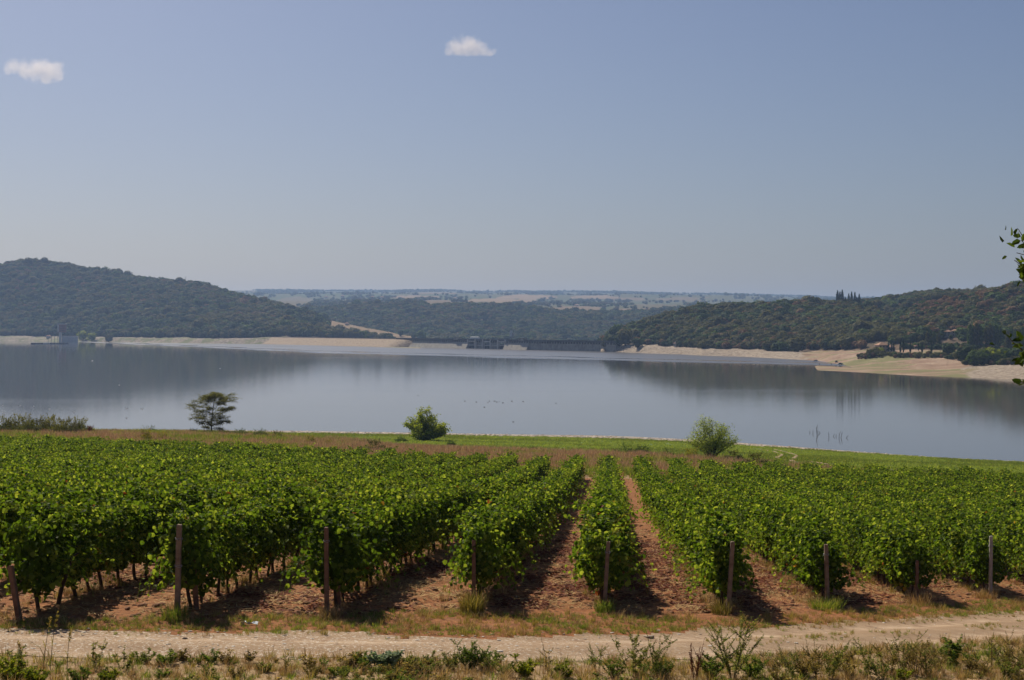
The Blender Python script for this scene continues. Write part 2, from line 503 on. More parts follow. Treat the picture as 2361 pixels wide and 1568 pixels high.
# ------------------------------------------------------------------ far banks: key columns of (row, depth) knots
def colset(cols):
    xs = np.array(sorted(cols))
    Dk = np.array([[p[1] * K for p in cols[x]] for x in xs])
    zk = np.array([[(p[0] if abs(p[0]) < 60 else zrow(p[0], p[1] * K)) for p in cols[x]] for x in xs])   # small first value = z itself
    return xs, Dk, zk

def col_eval(cs, vx):
    xs, Dk, zk = cs
    vx = np.asarray(vx, float)
    D = np.stack([np.interp(vx, xs, Dk[:, k]) for k in range(Dk.shape[1])], -1)
    z = np.stack([np.interp(vx, xs, zk[:, k]) for k in range(Dk.shape[1])], -1)
    return D, z

def col_z(cs, X, Y):
    vx = CX + F * X / Y
    D, z = col_eval(cs, vx)
    out = np.full(len(X), -50.0)
    seg = np.full(len(X), -1.0)
    for k in range(D.shape[1] - 1):
        m = (Y >= D[:, k]) & (Y < D[:, k + 1])
        t_ = (Y - D[:, k]) / np.maximum(D[:, k + 1] - D[:, k], 1e-6)
        out = np.where(m, z[:, k] + t_ * (z[:, k + 1] - z[:, k]), out)
        seg = np.where(m, k + t_, seg)
    return out, seg

def shoreD20(vy): return 20 * F / (vy - HY)

# right bank. knots: under water, spit front, spit top, cove bed, cove shore, beach, foot of the wood, mid slope, ridge, dip, back ridge, behind
RC = {}
def rcol(x, spit, cove, beach, foot, mid, ridge, dip, back):
    s0 = spit
    RC[x] = [(-4.0, s0[0] - 30), (s0[1], s0[0]), (s0[2], s0[0] + (cove[0] - s0[0]) * 0.35), (cove[1], cove[0] - (cove[0] - s0[0]) * 0.25), (cove[2], cove[0]),
             beach, foot, mid, ridge, dip, back, (back[0] + 50, back[1] + 500)]
def wl(vy): return shoreD20(vy)
rcol(1385, (1050, -4., -4.), (wl(811.5), -2.5, 0.0), (806, 1150), (803, 1165), (800, 1185), (798, 1215), (800, 1260), (800, 1320))
rcol(1400, (1050, -4., -4.), (wl(811), -2.5, 0.0), (799, 1150), (795, 1165), (789, 1190), (784, 1220), (787, 1280), (790, 1340))
rcol(1430, (1040, -4., -4.), (wl(812), -2.5, 0.0), (798, 1140), (792, 1160), (773, 1195), (762, 1230), (770, 1320), (778, 1400))
rcol(1500, (990, -4., -4.), (wl(815), -2.5, 0.0), (801, 1092), (794, 1112), (766, 1170), (748, 1235), (752, 1320), (755, 1420))
rcol(1574, (950, -4., -4.), (wl(817), -2.5, 0.0), (803, 1058), (798, 1080), (758, 1155), (724, 1235), (727, 1320), (732, 1420))
rcol(1620, (900, -4., -4.), (wl(820), -2.5, 0.0), (807, 1014), (801, 1036), (753, 1130), (715, 1235), (717, 1320), (722, 1420))
rcol(1700, (860, -4., -4.), (wl(822), -2.5, 0.0), (809, 988), (803, 1012), (753, 1115), (712, 1235), (714, 1320), (718, 1420))
rcol(1780, (780, -4., -4.), (wl(826), -2.5, 0.0), (812, 940), (806, 970), (755, 1085), (707, 1235), (709, 1320), (712, 1420))
rcol(1850, (wl(855), -1.6, -1.6), (wl(830), -2.5, 0.0), (816, 900), (809, 950), (757, 1070), (704, 1235), (706, 1320), (708, 1420))
rcol(1885, (wl(854), 0.0, 0.35), (wl(832), -1.3, 0.0), (816, 895), (809, 940), (757, 1060), (703, 1235), (705, 1320), (705, 1420))
rcol(1960, (wl(857.5), 0.0, 0.7), (wl(843.5), -0.15, 0.15), (817, 850), (808, 900), (758, 1040), (702, 1235), (703, 1320), (702, 1420))
rcol(2010, (wl(860.5), 0.0, 0.9), (wl(847), 1.0, 1.2), (818, 805), (806, 870), (757, 1020), (720, 1150), (716, 1260), (700, 1420))
rcol(2060, (wl(863.5), 0.0, 1.0), (wl(850), 1.2, 1.7), (822, 770), (806, 860), (765, 985), (748, 1080), (750, 1170), (698, 1420))
rcol(2115, (wl(866.5), 0.0, 1.2), (wl(853), 1.4, 1.9), (825, 745), (805, 850), (755, 975), (713, 1065), (716, 1160), (683, 1420))
rcol(2173, (wl(868.5), 0.0, 1.3), (wl(855), 1.6, 2.1), (828, 722), (806, 840), (745, 970), (697, 1060), (700, 1150), (680, 1420))
rcol(2232, (wl(870.5), 0.0, 1.6), (wl(857), 2.2, 2.8), (832, 700), (806, 835), (740, 965), (689, 1055), (692, 1150), (683, 1420))
rcol(2310, (wl(873.5), 0.0, 2.6), (wl(858), 3.6, 4.2), (835, 680), (806, 825), (735, 960), (675, 1045), (680, 1140), (676, 1420))
rcol(2361, (wl(876), 0.0, 3.4), (wl(858), 4.6, 5.0), (833, 670), (806, 815), (730, 950), (660, 1035), (668, 1140), (665, 1420))
rcol(2600, (wl(888), 0.0, 3.8), (wl(868), 5.0, 5.5), (838, 620), (806, 760), (720, 900), (640, 1000), (650, 1120), (650, 1420))
rcol(3100, (wl(905), 0.0, 4.0), (wl(885), 5.0, 6.0), (850, 560), (810, 700), (715, 840), (630, 950), (640, 1080), (640, 1420))
RCS = colset(RC)

# left bank. knots: under water, shore, bench, foot of the wood, mid slope, ridge, dip, tan spur, behind
LC = {}
def lcol(x, sh, bench, foot, mid, ridge, dip, spur):
    LC[x] = [(-4.0, wl(sh) - 40), (0.0, wl(sh)), bench, foot, mid, ridge, dip, spur, (spur[0] + 45, spur[1] + 450)]
lcol(-900, 786, (778, 1985), (773, 2030), (708, 2180), (640, 2420), (642, 2560), (650, 2750))
lcol(-300, 785.5, (777, 1985), (773, 2030), (700, 2190), (628, 2420), (630, 2560), (640, 2750))
lcol(0, 785.5, (777, 1990), (773, 2030), (698, 2200), (620, 2420), (622, 2560), (630, 2750))
lcol(45, 785.8, (777, 1975), (773, 2015), (695, 2200), (609, 2420), (612, 2560), (620, 2750))
lcol(110, 786.5, (778, 1940), (774, 1975), (696, 2170), (612, 2420), (616, 2560), (625, 2750))
lcol(160, 787, (778, 1915), (774, 1950), (698, 2150), (621, 2400), (625, 2560), (635, 2750))
lcol(250, 788.5, (779, 1830), (776, 1865), (706, 2090), (637, 2350), (642, 2500), (650, 2700))
lcol(330, 790, (780, 1770), (777, 1800), (712, 2040), (650, 2300), (654, 2450), (664, 2650))
lcol(420, 791.3, (781, 1715), (778, 1745), (718, 1990), (658, 2250), (662, 2400), (672, 2600))
lcol(470, 792, (782, 1685), (779, 1715), (723, 1960), (664, 2220), (668, 2370), (680, 2550))
lcol(530, 792.6, (782, 1660), (780, 1690), (732, 1920), (683, 2160), (688, 2300), (698, 2450))
lcol(600, 793.2, (779, 1640), (777, 1665), (740, 1870), (700, 2090), (706, 2210), (714, 2350))
lcol(650, 793.6, (776, 1630), (775.5, 1650), (746, 1830), (712, 2040), (718, 2150), (725, 2280))
lcol(720, 795, (778, 1640), (777, 1660), (757, 1800), (736, 1960), (742, 2060), (738, 2200))
lcol(770, 797, (781, 1655), (779, 1675), (770, 1780), (758, 1890), (760, 1980), (741, 2120))
lcol(830, 799, (784, 1670), (782, 1690), (779, 1760), (776, 1830), (776, 1900), (753, 2060))
lcol(890, 801, (787, 1680), (786, 1700), (785, 1750), (785, 1800), (785, 1860), (765, 2000))
lcol(950, 803, (790, 1690), (789, 1705), (788, 1750), (787, 1790), (787, 1840), (776, 1950))
lcol(1010, 805, (794, 1700), (793, 1715), (792, 1750), (791, 1790), (791, 1830), (785.5, 1900))
lcol(1080, 806, (798, 1710), (797, 1725), (797, 1750), (796, 1780), (796, 1820), (793, 1870))
LCS = colset(LC)

# far country beyond the dam
SIL = [(-900, 664), (300, 664), (520, 667), (700, 668), (900, 669), (1000, 667), (1120, 670), (1300, 670), (1500, 673), (1700, 677), (1900, 682), (2050, 685), (2600, 690), (3300, 692)]
SLT = [(-900, 716), (560, 722), (680, 722), (756, 719), (842, 707), (949, 704), (1056, 708), (1142, 709), (1207, 718), (1293, 726), (1400, 726), (1560, 722), (1700, 718), (3300, 716)]
FC = {}
for x in list(range(-900, 400, 150)) + list(range(400, 2000, 40)) + list(range(2000, 3400, 150)):
    s = np.interp(x, [p[0] for p in SIL], [p[1] for p in SIL]) + 3
    b = np.interp(x, [p[0] for p in SLT], [p[1] for p in SLT])
    w1, w2 = (float(fbm(np.array([x / 160.]), np.array([q]), 51, 2)[0] - 0.5) for q in (0.3, 7.7))
    FC[x] = [(815, 1780), (800, 1960), (775 + 12 * w1, 2150), (745 + 22 * w2, 2330), (b, 2560), (b + (s - b) * 0.12, 2800), (b + (s - b) * 0.42 + 13 * w1, 3300), (b + (s - b) * 0.52 + 8 * w2, 3900),
             (b + (s - b) * 0.60 + 8 * w1, 4400), (b + (s - b) * 0.88 - 9 * w2, 5000), (b + (s - b) * 0.80 + 4 * w2, 5600), (s + 1, 6500), (s + 0.5, 7000), (s, 7700), (s + 20, 8400)]
FCS = colset(FC)

def land(name, cs, x0, x1, nx, sub, mats, namp, nscale, colour=None):
    vx = np.linspace(x0, x1, nx)
    D, z = col_eval(cs, vx)
    nk = D.shape[1]
    ts = np.concatenate([np.linspace(k, k + 1, sub[k] + 1)[:-1] for k in range(nk - 1)] + [[nk - 1.0]])
    ki = np.minimum(ts.astype(int), nk - 2); kt = ts - ki
    DD = D[:, ki] * (1 - kt) + D[:, ki + 1] * kt
    ZZ = z[:, ki] * (1 - kt) + z[:, ki + 1] * kt
    XX = DD * (vx[:, None] - CX) / F
    ZZ = ZZ + (fbm(XX / nscale, DD / nscale, 61, 4) - 0.5) * namp * sstep(0.4, 3.0, ZZ)
    ZZ = ZZ + (fbm(XX / 5.0, DD / 5.0, 67, 3) - 0.5) * min(namp, 3.0) * 0.5 * sstep(0.2, 2.5, ZZ)
    nm, nn = XX.shape
    idx = np.arange(nm * nn).reshape(nm, nn)
    q = np.stack([idx[:-1, :-1], idx[1:, :-1], idx[1:, 1:], idx[:-1, 1:]], -1).reshape(-1, 4)
    tint = colour(vx[:, None] + 0 * DD, DD, ZZ, ts[None, :] + 0 * DD) if colour else np.full(XX.shape, 0.5)
    b = MB(); b.add(np.stack([XX, DD, ZZ], -1).reshape(-1, 3), q, tint=tint.ravel())
    return tag(b.build(name, mats, smooth=True), kind='structure')

# land-cover materials of the far banks
t = NT('right_bank_ground')
pv = t.pos(); tt = t.attr('tint')
r1 = t.noise(0.045, 6, 0.65, pv); r2 = t.noise(0.35, 5, 0.7, t.scalev(pv, (1, 1, 3))); r3 = t.noise(0.014, 6, 0.65, t.scalev(pv, (0.7, 1.3, 1)))
rock = t.ramp(r2, [(0.3, (0.13, 0.10, 0.075)), (0.5, (0.34, 0.275, 0.21)), (0.7, (0.50, 0.43, 0.35))])
sand = t.ramp(r1, [(0.3, (0.22, 0.135, 0.09)), (0.5, (0.34, 0.235, 0.165)), (0.7, (0.44, 0.335, 0.245))])
sand = t.mix(t.ramp(r3, [(0.49, (0,)), (0.57, (0.75,))]), sand, (0.17, 0.19, 0.065))
wood = t.ramp(r1, [(0.35, (0.07, 0.06, 0.035)), (0.6, (0.17, 0.115, 0.075)), (0.75, (0.26, 0.16, 0.11))])
c = t.mix(t.ramp(tt, [(0.2, (0,)), (0.3, (1,))]), rock, sand)
c = t.mix(t.ramp(tt, [(0.6, (0,)), (0.75, (1,))]), c, wood)
t.surf(c, 0.95, bump=r2, bs=0.8, bd=2.5, spec=0.1)
M['right_ground'] = t.m
def rc_col(vx, D, z, ts):
    # 0 rock, 0.45 sandy flat, 0.9 woodland floor
    wn_ = (fbm(vx / 30., D / 25., 66, 3) - 0.5) * 90
    flat = sstep(1800, 1900, vx + wn_) * (1 - sstep(2200, 2290, vx + wn_) * sstep(5.5, 4.9, ts))
    base = np.where(ts < 6.0, 0.45 * flat, 0.9)
    return np.clip(base, 0, 1)
RB = land('right_bank', RCS, 1385, 3100, 760, [2, 4, 6, 5, 16, 14, 10, 14, 6, 10, 3], M['right_ground'], 2.2, 26, rc_col)

t = NT('left_bank_ground')
pv = t.pos(); tt = t.attr('tint')
r1 = t.noise(0.03, 6, 0.65, pv); r2 = t.noise(0.25, 5, 0.7, t.scalev(pv, (1, 1, 3)))
rock = t.ramp(r2, [(0.3, (0.12, 0.10, 0.078)), (0.5, (0.29, 0.245, 0.19)), (0.7, (0.44, 0.385, 0.32))])
rock = t.mix(t.ramp(r1, [(0.48, (0,)), (0.56, (0.8,))]), rock, (0.15, 0.17, 0.07))
wood = t.ramp(r1, [(0.35, (0.06, 0.05, 0.03)), (0.65, (0.15, 0.10, 0.065))])
tan = t.ramp(r1, [(0.35, (0.20, 0.135, 0.075)), (0.6, (0.26, 0.185, 0.105)), (0.72, (0.17, 0.145, 0.065))])
c = t.mix(t.ramp(tt, [(0.2, (0,)), (0.3, (1,))]), rock, wood)
c = t.mix(t.ramp(tt, [(0.7, (0,)), (0.8, (1,))]), c, tan)
t.surf(c, 0.95, bump=r2, bs=0.8, bd=2.5, spec=0.1)
M['left_ground'] = t.m
def lc_col(vx, D, z, ts):
    return np.where(ts < 2.75 + 0.8 * (fbm(vx / 12., D / 30., 68, 2) - 0.5), 0.0, np.where((ts > 5.4) & (vx > 690), 1.0, 0.5))
LB = land('left_bank', LCS, -900, 1080, 700, [2, 8, 8, 12, 14, 5, 12, 3], M['left_ground'], 3.0, 40, lc_col)

# far fields: land cover classes in the tint: 0 wood, .25 green crop, .5 olive pasture, .75 stubble, 1 pale stubble
FIELDS = [  # centre x, row, half width, half height, class  (frame coordinates used once, to survey where each field lies)
    (1216, 684.5, 72, 5.0, 1.0), (1368, 685.5, 56, 4.2, 0.95), (960, 685.5, 48, 4.6, 0.9), (1154, 694, 86, 5.6, 0.97), (1007, 700, 48, 8.5, 0.72),
    (1100, 701, 52, 6, 0.6), (680, 695, 46, 10, 0.62), (740, 708, 60, 5, 0.45), (1332, 712, 62, 6.5, 0.82), (600, 682, 60, 6, 0.4), (830, 692, 40, 5, 0.5),
    (1440, 690, 50, 4, 0.75), (1520, 706, 70, 5, 0.6), (1600, 690, 80, 4, 0.7), (1310, 716, 40, 3, 0.9), (880, 704, 50, 4, 0.3), (1470, 716, 60, 3.5, 0.85),
    (1700, 690, 90, 3.5, 0.5), (1108, 745, 28, 5, 0.35), (1117, 736, 20, 4, 0.8), (948, 726, 24, 4, 0.4), (1240, 729, 30, 2.5, 0.6), (640, 706, 50, 4, 0.75), (560, 672, 40, 3, 0.6), (1000, 676, 60, 2, 0.75), (780, 674, 60, 2.5, 0.5)]
def far_class(vx, D, z):
    vy = HY + (H - z) * F / D
    n = fbm(vx / 90.0, D / 700.0, 71, 3)
    cl = np.where(D > 2600 * K, np.where(n > 0.53, 0.5, np.where(n > 0.31 + 0.16 * sstep(5200 * K, 6300 * K, D), 0.27, 0.0)), 0.0)
    for (x, y, a, b, k) in FIELDS:
        r = ((vx - x) / a) ** 2 + ((vy - y) / b) ** 2 + (vnoise(vx / 14.0, vy / 3.0, 77) - 0.5) * 0.7
        cl = np.where(r < 1, k, cl)
    return cl
t = NT('far_country')
pv = t.pos(); tt = t.attr('tint')
f1 = t.noise(0.012, 5, 0.6, pv)
fc = t.ramp(tt, [(0.0, (0.045, 0.062, 0.026)), (0.2, (0.05, 0.08, 0.03)), (0.3, (0.052, 0.074, 0.028)), (0.5, (0.078, 0.082, 0.034)), (0.75, (0.165, 0.112, 0.066)), (1.0, (0.25, 0.175, 0.105))])
fc = t.mix(t.ramp(f1, [(0.35, (0.35,)), (0.65, (0.0,))]), fc, (0.11, 0.10, 0.05))
t.surf(fc, 0.95, spec=0.05)
M['far'] = t.m
FB = land('far_hills', FCS, -900, 3300, 900, [3, 6, 8, 10, 8, 8, 10, 8, 8, 8, 10, 6, 6, 3], M['far'], 9.0, 260, lambda vx, D, z, ts: far_class(vx, D, z))

# ------------------------------------------------------------------ lake
DAM0 = np.array([P(640, 793, wl(793) * K)[0], wl(793) * K])      # left end of the dam at the water line
DAM1 = np.array([P(1405, 811, wl(811) * K)[0], wl(811) * K])
DU = (DAM1 - DAM0); DLEN = float(np.hypot(*DU)); DU = DU / DLEN
DN = np.array([DU[1], -DU[0]])                                    # towards the lake and the viewer
if DN[1] > 0: DN = -DN
bm = bmesh.new()
pts = [(-3500, 120), (1400, 120), (1400, 1500), tuple(DAM1 - DN * 3 + DU * 60), tuple(DAM0 - DN * 3 - DU * 60), (-500, 3000), (-3500, 3300)]
fv = [bm.verts.new((p[0], p[1], 0)) for p in pts]
bm.faces.new(fv)
bmesh.ops.triangulate(bm, faces=bm.faces[:])
me = bpy.data.meshes.new('lake'); bm.to_mesh(me); bm.free()
t = NT('lake_water')
pv = t.pos()
sx = t.t.nodes.new('ShaderNodeSeparateXYZ'); t.l(pv, sx.inputs[0])
wob = t.noise(0.012, 3, 0.5, t.scalev(pv, (0.35, 1, 1)))
front = t.math('ADD', t.math('MULTIPLY', sx.outputs[0], 1.15), sx.outputs[1])
front = t.math('SUBTRACT', front, t.math('MULTIPLY', t.math('MAXIMUM', t.math('SUBTRACT', -190.0, sx.outputs[0]), 0.0), 0.72))
front = t.math('ADD', front, t.math('MULTIPLY', t.math('SUBTRACT', wob, 0.5), 110.0))
wind = t.math('SMOOTH_MIN', t.math('MAXIMUM', t.math('DIVIDE', t.math('SUBTRACT', front, 921.0 * K), 55.0), 0.0), 1.0, 0.2)
patch = t.ramp(t.noise(0.010, 4, 0.6, t.scalev(pv, (0.2, 1.2, 1))), [(0.56, (0,)), (0.78, (1,))])
calm = t.ramp(t.noise(0.008, 3, 0.5, t.scalev(pv, (0.25, 2.2, 1))), [(0.30, (0,)), (0.38, (1,))])
wind = t.math('MULTIPLY', wind, calm)
sl = t.math('DIVIDE', t.math('SUBTRACT', front, 921.0 * K + 105.0), 16.0)
slick = t.math('POWER', 2.718, t.math('MULTIPLY', t.math('MULTIPLY', sl, sl), -1.0))      # a calm slick just inside the wind line
wind = t.math('MULTIPLY', wind, t.math('SUBTRACT', 1.0, t.math('MULTIPLY', slick, 0.95)))
rg = t.math('ADD', 0.038, t.math('MULTIPLY', wind, 0.26))
rg = t.math('ADD', rg, t.math('MULTIPLY', patch, 0.05))
b = t.surf((0.08, 0.074, 0.068), rg, bump=t.noise(0.9, 3, 0.6, t.scalev(pv, (0.5, 1.0, 1))), bs=0.035, bd=0.25, spec=0.5)
b.inputs['IOR'].default_value = 1.333
M['water'] = t.m
me.materials.append(M['water'])
LK = tag(link('lake', me), kind='structure')

# ------------------------------------------------------------------ scattering of uncountable stuff (geometry nodes)
_gn_cache = {}
def scatter(name, pts, scl, rotz, idx, protos, label=None, cat=None, parent=None, tilt=None):
    key = tuple(o.name for o in protos)
    if key not in _gn_cache:
        coll = bpy.data.collections.new('source_' + name)          # never linked to the scene
        for i, o in enumerate(protos):
            o.name = 'source_%s_%02d' % (name, i)
            coll.objects.link(o)
        ng = bpy.data.node_groups.new('scatter_' + name, 'GeometryNodeTree')
        ng.interface.new_socket('Geometry', in_out='INPUT', socket_type='NodeSocketGeometry')
        ng.interface.new_socket('Geometry', in_out='OUTPUT', socket_type='NodeSocketGeometry')
        gi = ng.nodes.new('NodeGroupInput'); go = ng.nodes.new('NodeGroupOutput')
        ip = ng.nodes.new('GeometryNodeInstanceOnPoints')
        ci = ng.nodes.new('GeometryNodeCollectionInfo')
        ci.inputs['Collection'].default_value = coll
        ci.inputs['Separate Children'].default_value = True
        ci.inputs['Reset Children'].default_value = True
        def na(nm, dt):
            n = ng.nodes.new('GeometryNodeInputNamedAttribute'); n.data_type = dt; n.inputs['Name'].default_value = nm
            return n.outputs['Attribute']
        e2r = ng.nodes.new('FunctionNodeEulerToRotation')
        ng.links.new(na('rot', 'FLOAT_VECTOR'), e2r.inputs[0])
        ng.links.new(gi.outputs[0], ip.inputs['Points'])
        ng.links.new(ci.outputs[0], ip.inputs['Instance'])
        ip.inputs['Pick Instance'].default_value = True
        ng.links.new(na('idx', 'INT'), ip.inputs['Instance Index'])
        ng.links.new(e2r.outputs[0], ip.inputs['Rotation'])
        ng.links.new(na('scl', 'FLOAT_VECTOR'), ip.inputs['Scale'])
        ng.links.new(ip.outputs[0], go.inputs[0])
        _gn_cache[key] = ng
    ng = _gn_cache[key]
    n = len(pts)
    me = bpy.data.meshes.new(name)
    me.vertices.add(n)
    me.vertices.foreach_set('co', np.asarray(pts, np.float32).ravel())
    scl = np.asarray(scl, float)
    if scl.ndim == 1: scl = np.repeat(scl[:, None], 3, 1)
    rot = np.zeros((n, 3)); rot[:, 2] = rotz
    if tilt is not None: rot[:, :2] = tilt
    for nm, ty, arr in (('rot', 'FLOAT_VECTOR', rot), ('scl', 'FLOAT_VECTOR', scl)):
        a = me.attributes.new(nm, ty, 'POINT'); a.data.foreach_set('vector', arr.astype(np.float32).ravel())
    a = me.attributes.new('idx', 'INT', 'POINT'); a.data.foreach_set('value', np.asarray(idx, np.int32))
    o = link(name, me, parent)
    md = o.modifiers.new('scatter', 'NODES'); md.node_group = ng
    return tag(o, label, cat, kind='stuff')

def source(name, me):
    return bpy.data.objects.new(name, me)      # a prototype that stays outside the scene

# ------------------------------------------------------------------ leaves, stems, grass
def unit(v):
    return v / (np.linalg.norm(v, axis=-1, keepdims=True) + 1e-9)

def leaves(mb, c, nrm, tip, size, tint, wide=0.8, fold=0.25, mat=0, simple=False):
    """folded leaves: c base points, nrm leaf normal, tip direction of the tip"""
    c = np.asarray(c, float); n = len(c)
    nrm = unit(np.asarray(nrm, float)); tip = np.asarray(tip, float)
    tip = unit(tip - (tip * nrm).sum(-1, keepdims=True) * nrm)
    sd = np.cross(tip, nrm)
    s = np.broadcast_to(np.asarray(size, float), (n,))[:, None]
    w = s * wide * 0.5
    up = nrm * s * fold * 0.5
    if simple:
        V = np.stack([c, c + tip * s * 0.45 + sd * w + up, c + tip * s, c + tip * s * 0.45 - sd * w + up], 1)
        T = np.array([[0, 1, 2], [0, 2, 3]]); k = 4
        base = np.arange(n)[:, None, None] * k
        mb.add(V.reshape(-1, 3), None, (base + T[None]).reshape(-1, 3), tint=np.repeat(tint, k), mat=mat)
    else:
        V = np.stack([c, c + tip * s * 0.25 + sd * w + up, c + tip * s * 0.72 + sd * w * 0.75 + up * 0.8, c + tip * s,
                      c + tip * s * 0.72 - sd * w * 0.75 + up * 0.8, c + tip * s * 0.25 - sd * w + up], 1)
        Q = np.array([[0, 1, 2, 3], [0, 3, 4, 5]]); k = 6
        base = np.arange(n)[:, None, None] * k
        mb.add(V.reshape(-1, 3), (base + Q[None]).reshape(-1, 4), None, tint=np.repeat(tint, k), mat=mat)

def rdir(n, rng=RNG):
    v = rng.normal(size=(n, 3))
    return unit(v)

def blades(mb, base, h, lean, az, width, tint, mat=0):
    """curved grass blades, three cross-sections and a tip"""
    n = len(base)
    d = np.stack([np.cos(az), np.sin(az), 0 * az], -1)
    sd = np.stack([-np.sin(az), np.cos(az), 0 * az], -1)
    vs_ = []
    for f, w in ((0.0, 1.0), (0.45, 0.8), (0.8, 0.5), (1.0, 0.0)):
        cen = base + np.stack([0 * h, 0 * h, h * f * (1 - 0.25 * lean * f)], -1) + d * (h * lean * f * f)[:, None]
        if w > 0:
            vs_ += [cen - sd * (width * w * 0.5)[:, None], cen + sd * (width * w * 0.5)[:, None]]
        else:
            vs_ += [cen]
    V = np.stack(vs_, 1); k = 7
    b = np.arange(n)[:, None, None] * k
    mb.add(V.reshape(-1, 3), (b + np.array([[0, 1, 3, 2], [2, 3, 5, 4]])[None]).reshape(-1, 4), (b + np.array([[4, 5, 6]])[None]).reshape(-1, 3), tint=np.repeat(tint, k), mat=mat)

def grass_tuft(seed, n, h, spread, lean, width, heads=0.0):
    g = np.random.default_rng(seed)
    mb = MB()
    r = spread * np.sqrt(g.random(n)); a = g.random(n) * 6.283
    base = np.stack([r * np.cos(a), r * np.sin(a), np.full(n, -0.02)], -1)
    hh = h * (0.45 + 0.75 * g.random(n))
    blades(mb, base, hh, lean * (0.3 + g.random(n)), a + g.normal(size=n) * 0.9, width * (0.7 + 0.6 * g.random(n)), g.random(n))
    return mb

def curve_path(p0, d0, length, n=6, bend=(0, 0, 0), wob=0.0, rng=RNG):
    p = [np.array(p0, float)]; d = unit(np.array(d0, float)); st = length / (n - 1)
    for i in range(n - 1):
        d = unit(d + np.array(bend) / (n - 1) + rng.normal(size=3) * wob)
        p.append(p[-1] + d * st)
    return np.array(p)

# ------------------------------------------------------------------ the vineyard
def vine_section(y, seed):
    """half width, top and skirt of the hedge at y"""
    hw = 0.34 + 0.16 * (vnoise(y * 2.1, np.full_like(y, seed), 1) - 0.5) * 2
    top = 1.80 + 0.28 * (vnoise(y * 2.6, np.full_like(y, seed + 3.3), 2) - 0.5) * 2
    bot = 0.55 + 0.24 * (vnoise(y * 2.3, np.full_like(y, seed + 7.1), 3) - 0.5) * 2
    return hw, top, bot

def vine_foliage(seed, n, size, nshoot, L=1.16, end=False):
    g = np.random.default_rng(seed)
    mb = MB()
    y = (g.random(n) - 0.5) * L
    hw, top, bot = vine_section(y, seed)
    th = g.random(n) * 2 * math.pi
    rr = np.where(g.random(n) < 0.72, 0.86 + 0.20 * g.random(n), 0.35 + 0.5 * g.random(n))
    rr = rr * (0.74 + 0.52 * vnoise(th * 1.6 + seed, y * 3.1 + seed * 0.7, 5))
    zc, zr = (top + bot) / 2, (top - bot) / 2
    ct, st = np.cos(th), np.sin(th)
    sq = np.abs(ct) ** 0.8 * np.sign(ct)
    c = np.stack([hw * rr * sq * (1.0 + 0.10 * st), y, zc + zr * rr * np.abs(st) ** 0.85 * np.sign(st)], -1)
    out = np.stack([ct, 0.25 * g.normal(size=n), st], -1)
    nrm = unit(out) * 0.75 + np.array([0, 0, 0.25]) + rdir(n, g) * 0.95
    tip = unit(out) * 0.5 + np.array([0, 0, -0.8]) + rdir(n, g) * 0.7
    tint = 0.05 + 0.78 * g.random(n) ** 1.25
    low = (c[:, 2] < 0.95) & (g.random(n) < 0.05)
    tint = np.where(low, 0.90 + 0.1 * g.random(n), tint)
    tint = np.where(g.random(n) < 0.004, 0.93 + 0.07 * g.random(n), tint)
    leaves(mb, c, nrm, tip, size * (0.55 + 0.85 * g.random(n)), tint, wide=0.98, fold=0.3)
    for k in range(nshoot):
        side = g.choice([-1, 1]); a = g.random()
        y0 = (g.random() - 0.5) * L
        if a < 0.45:      # arching shoot from the top
            p = curve_path((side * 0.3 * g.random(), y0, 1.6), (side * 0.5 * g.random(), g.normal() * 0.4, 1), 0.45 + 0.55 * g.random(), 7, (side * 0.9, 0, -0.9), 0.1, g)
        else:             # hanging shoot on the flank
            p = curve_path((side * 0.32, y0, 0.8 + 0.5 * g.random()), (side * 0.8, g.normal() * 0.4, 0.1), 0.5 + 0.6 * g.random(), 8, (-side * 0.2, 0, -2.2), 0.1, g)
        m = 11
        f = g.random(m) * (len(p) - 1); i0 = np.minimum(f.astype(int), len(p) - 2)
        cc = p[i0] + (p[i0 + 1] - p[i0]) * (f - i0)[:, None]
        leaves(mb, cc + g.normal(size=(m, 3)) * 0.03, rdir(m, g) + np.array([side * 0.5, 0, 0.7]), rdir(m, g) + np.array([0, 0, -0.6]), size * (0.6 + 0.5 * g.random(m)), 0.3 + 0.5 * g.random(m), wide=0.95, fold=0.3)
        mb.tube(p, np.linspace(0.006, 0.003, len(p)), 4, tint=0.88)
    if end:               # curtain of leaves where the row stops
        m = int(n * 0.38)
        cc = np.stack([g.normal(size=m) * 0.27, -L * 0.5 + 0.02 + 0.10 * g.normal(size=m), 0.5 + 1.2 * g.random(m) ** 0.8], -1)
        leaves(mb, cc, rdir(m, g) * 0.7 + np.array([0, -0.9, 0.4]), rdir(m, g) * 0.6 + np.array([0, -0.2, -0.8]), size * (0.7 + 0.6 * g.random(m)), 0.15 + 0.6 * g.random(m), wide=0.98, fold=0.3)
    return mb

def vine_trunk(seed):
    g = np.random.default_rng(seed + 900)
    mb = MB()
    p = curve_path((0, 0, -0.06), (g.normal() * 0.12, g.normal() * 0.12, 1), 1.02, 8, (g.normal() * 0.2, g.normal() * 0.2, 0), 0.09, g)
    mb.tube(p, np.linspace(0.040, 0.026, 8) * (0.85 + 0.3 * g.random(8)), 7)
    for s in (-1, 1):      # two canes along the wire
        q = curve_path(p[-1], (0, s, 0.25), 0.55, 5, (0, 0, -0.3), 0.05, g)
        mb.tube(q, np.linspace(0.02, 0.012, 5), 5)
    return mb

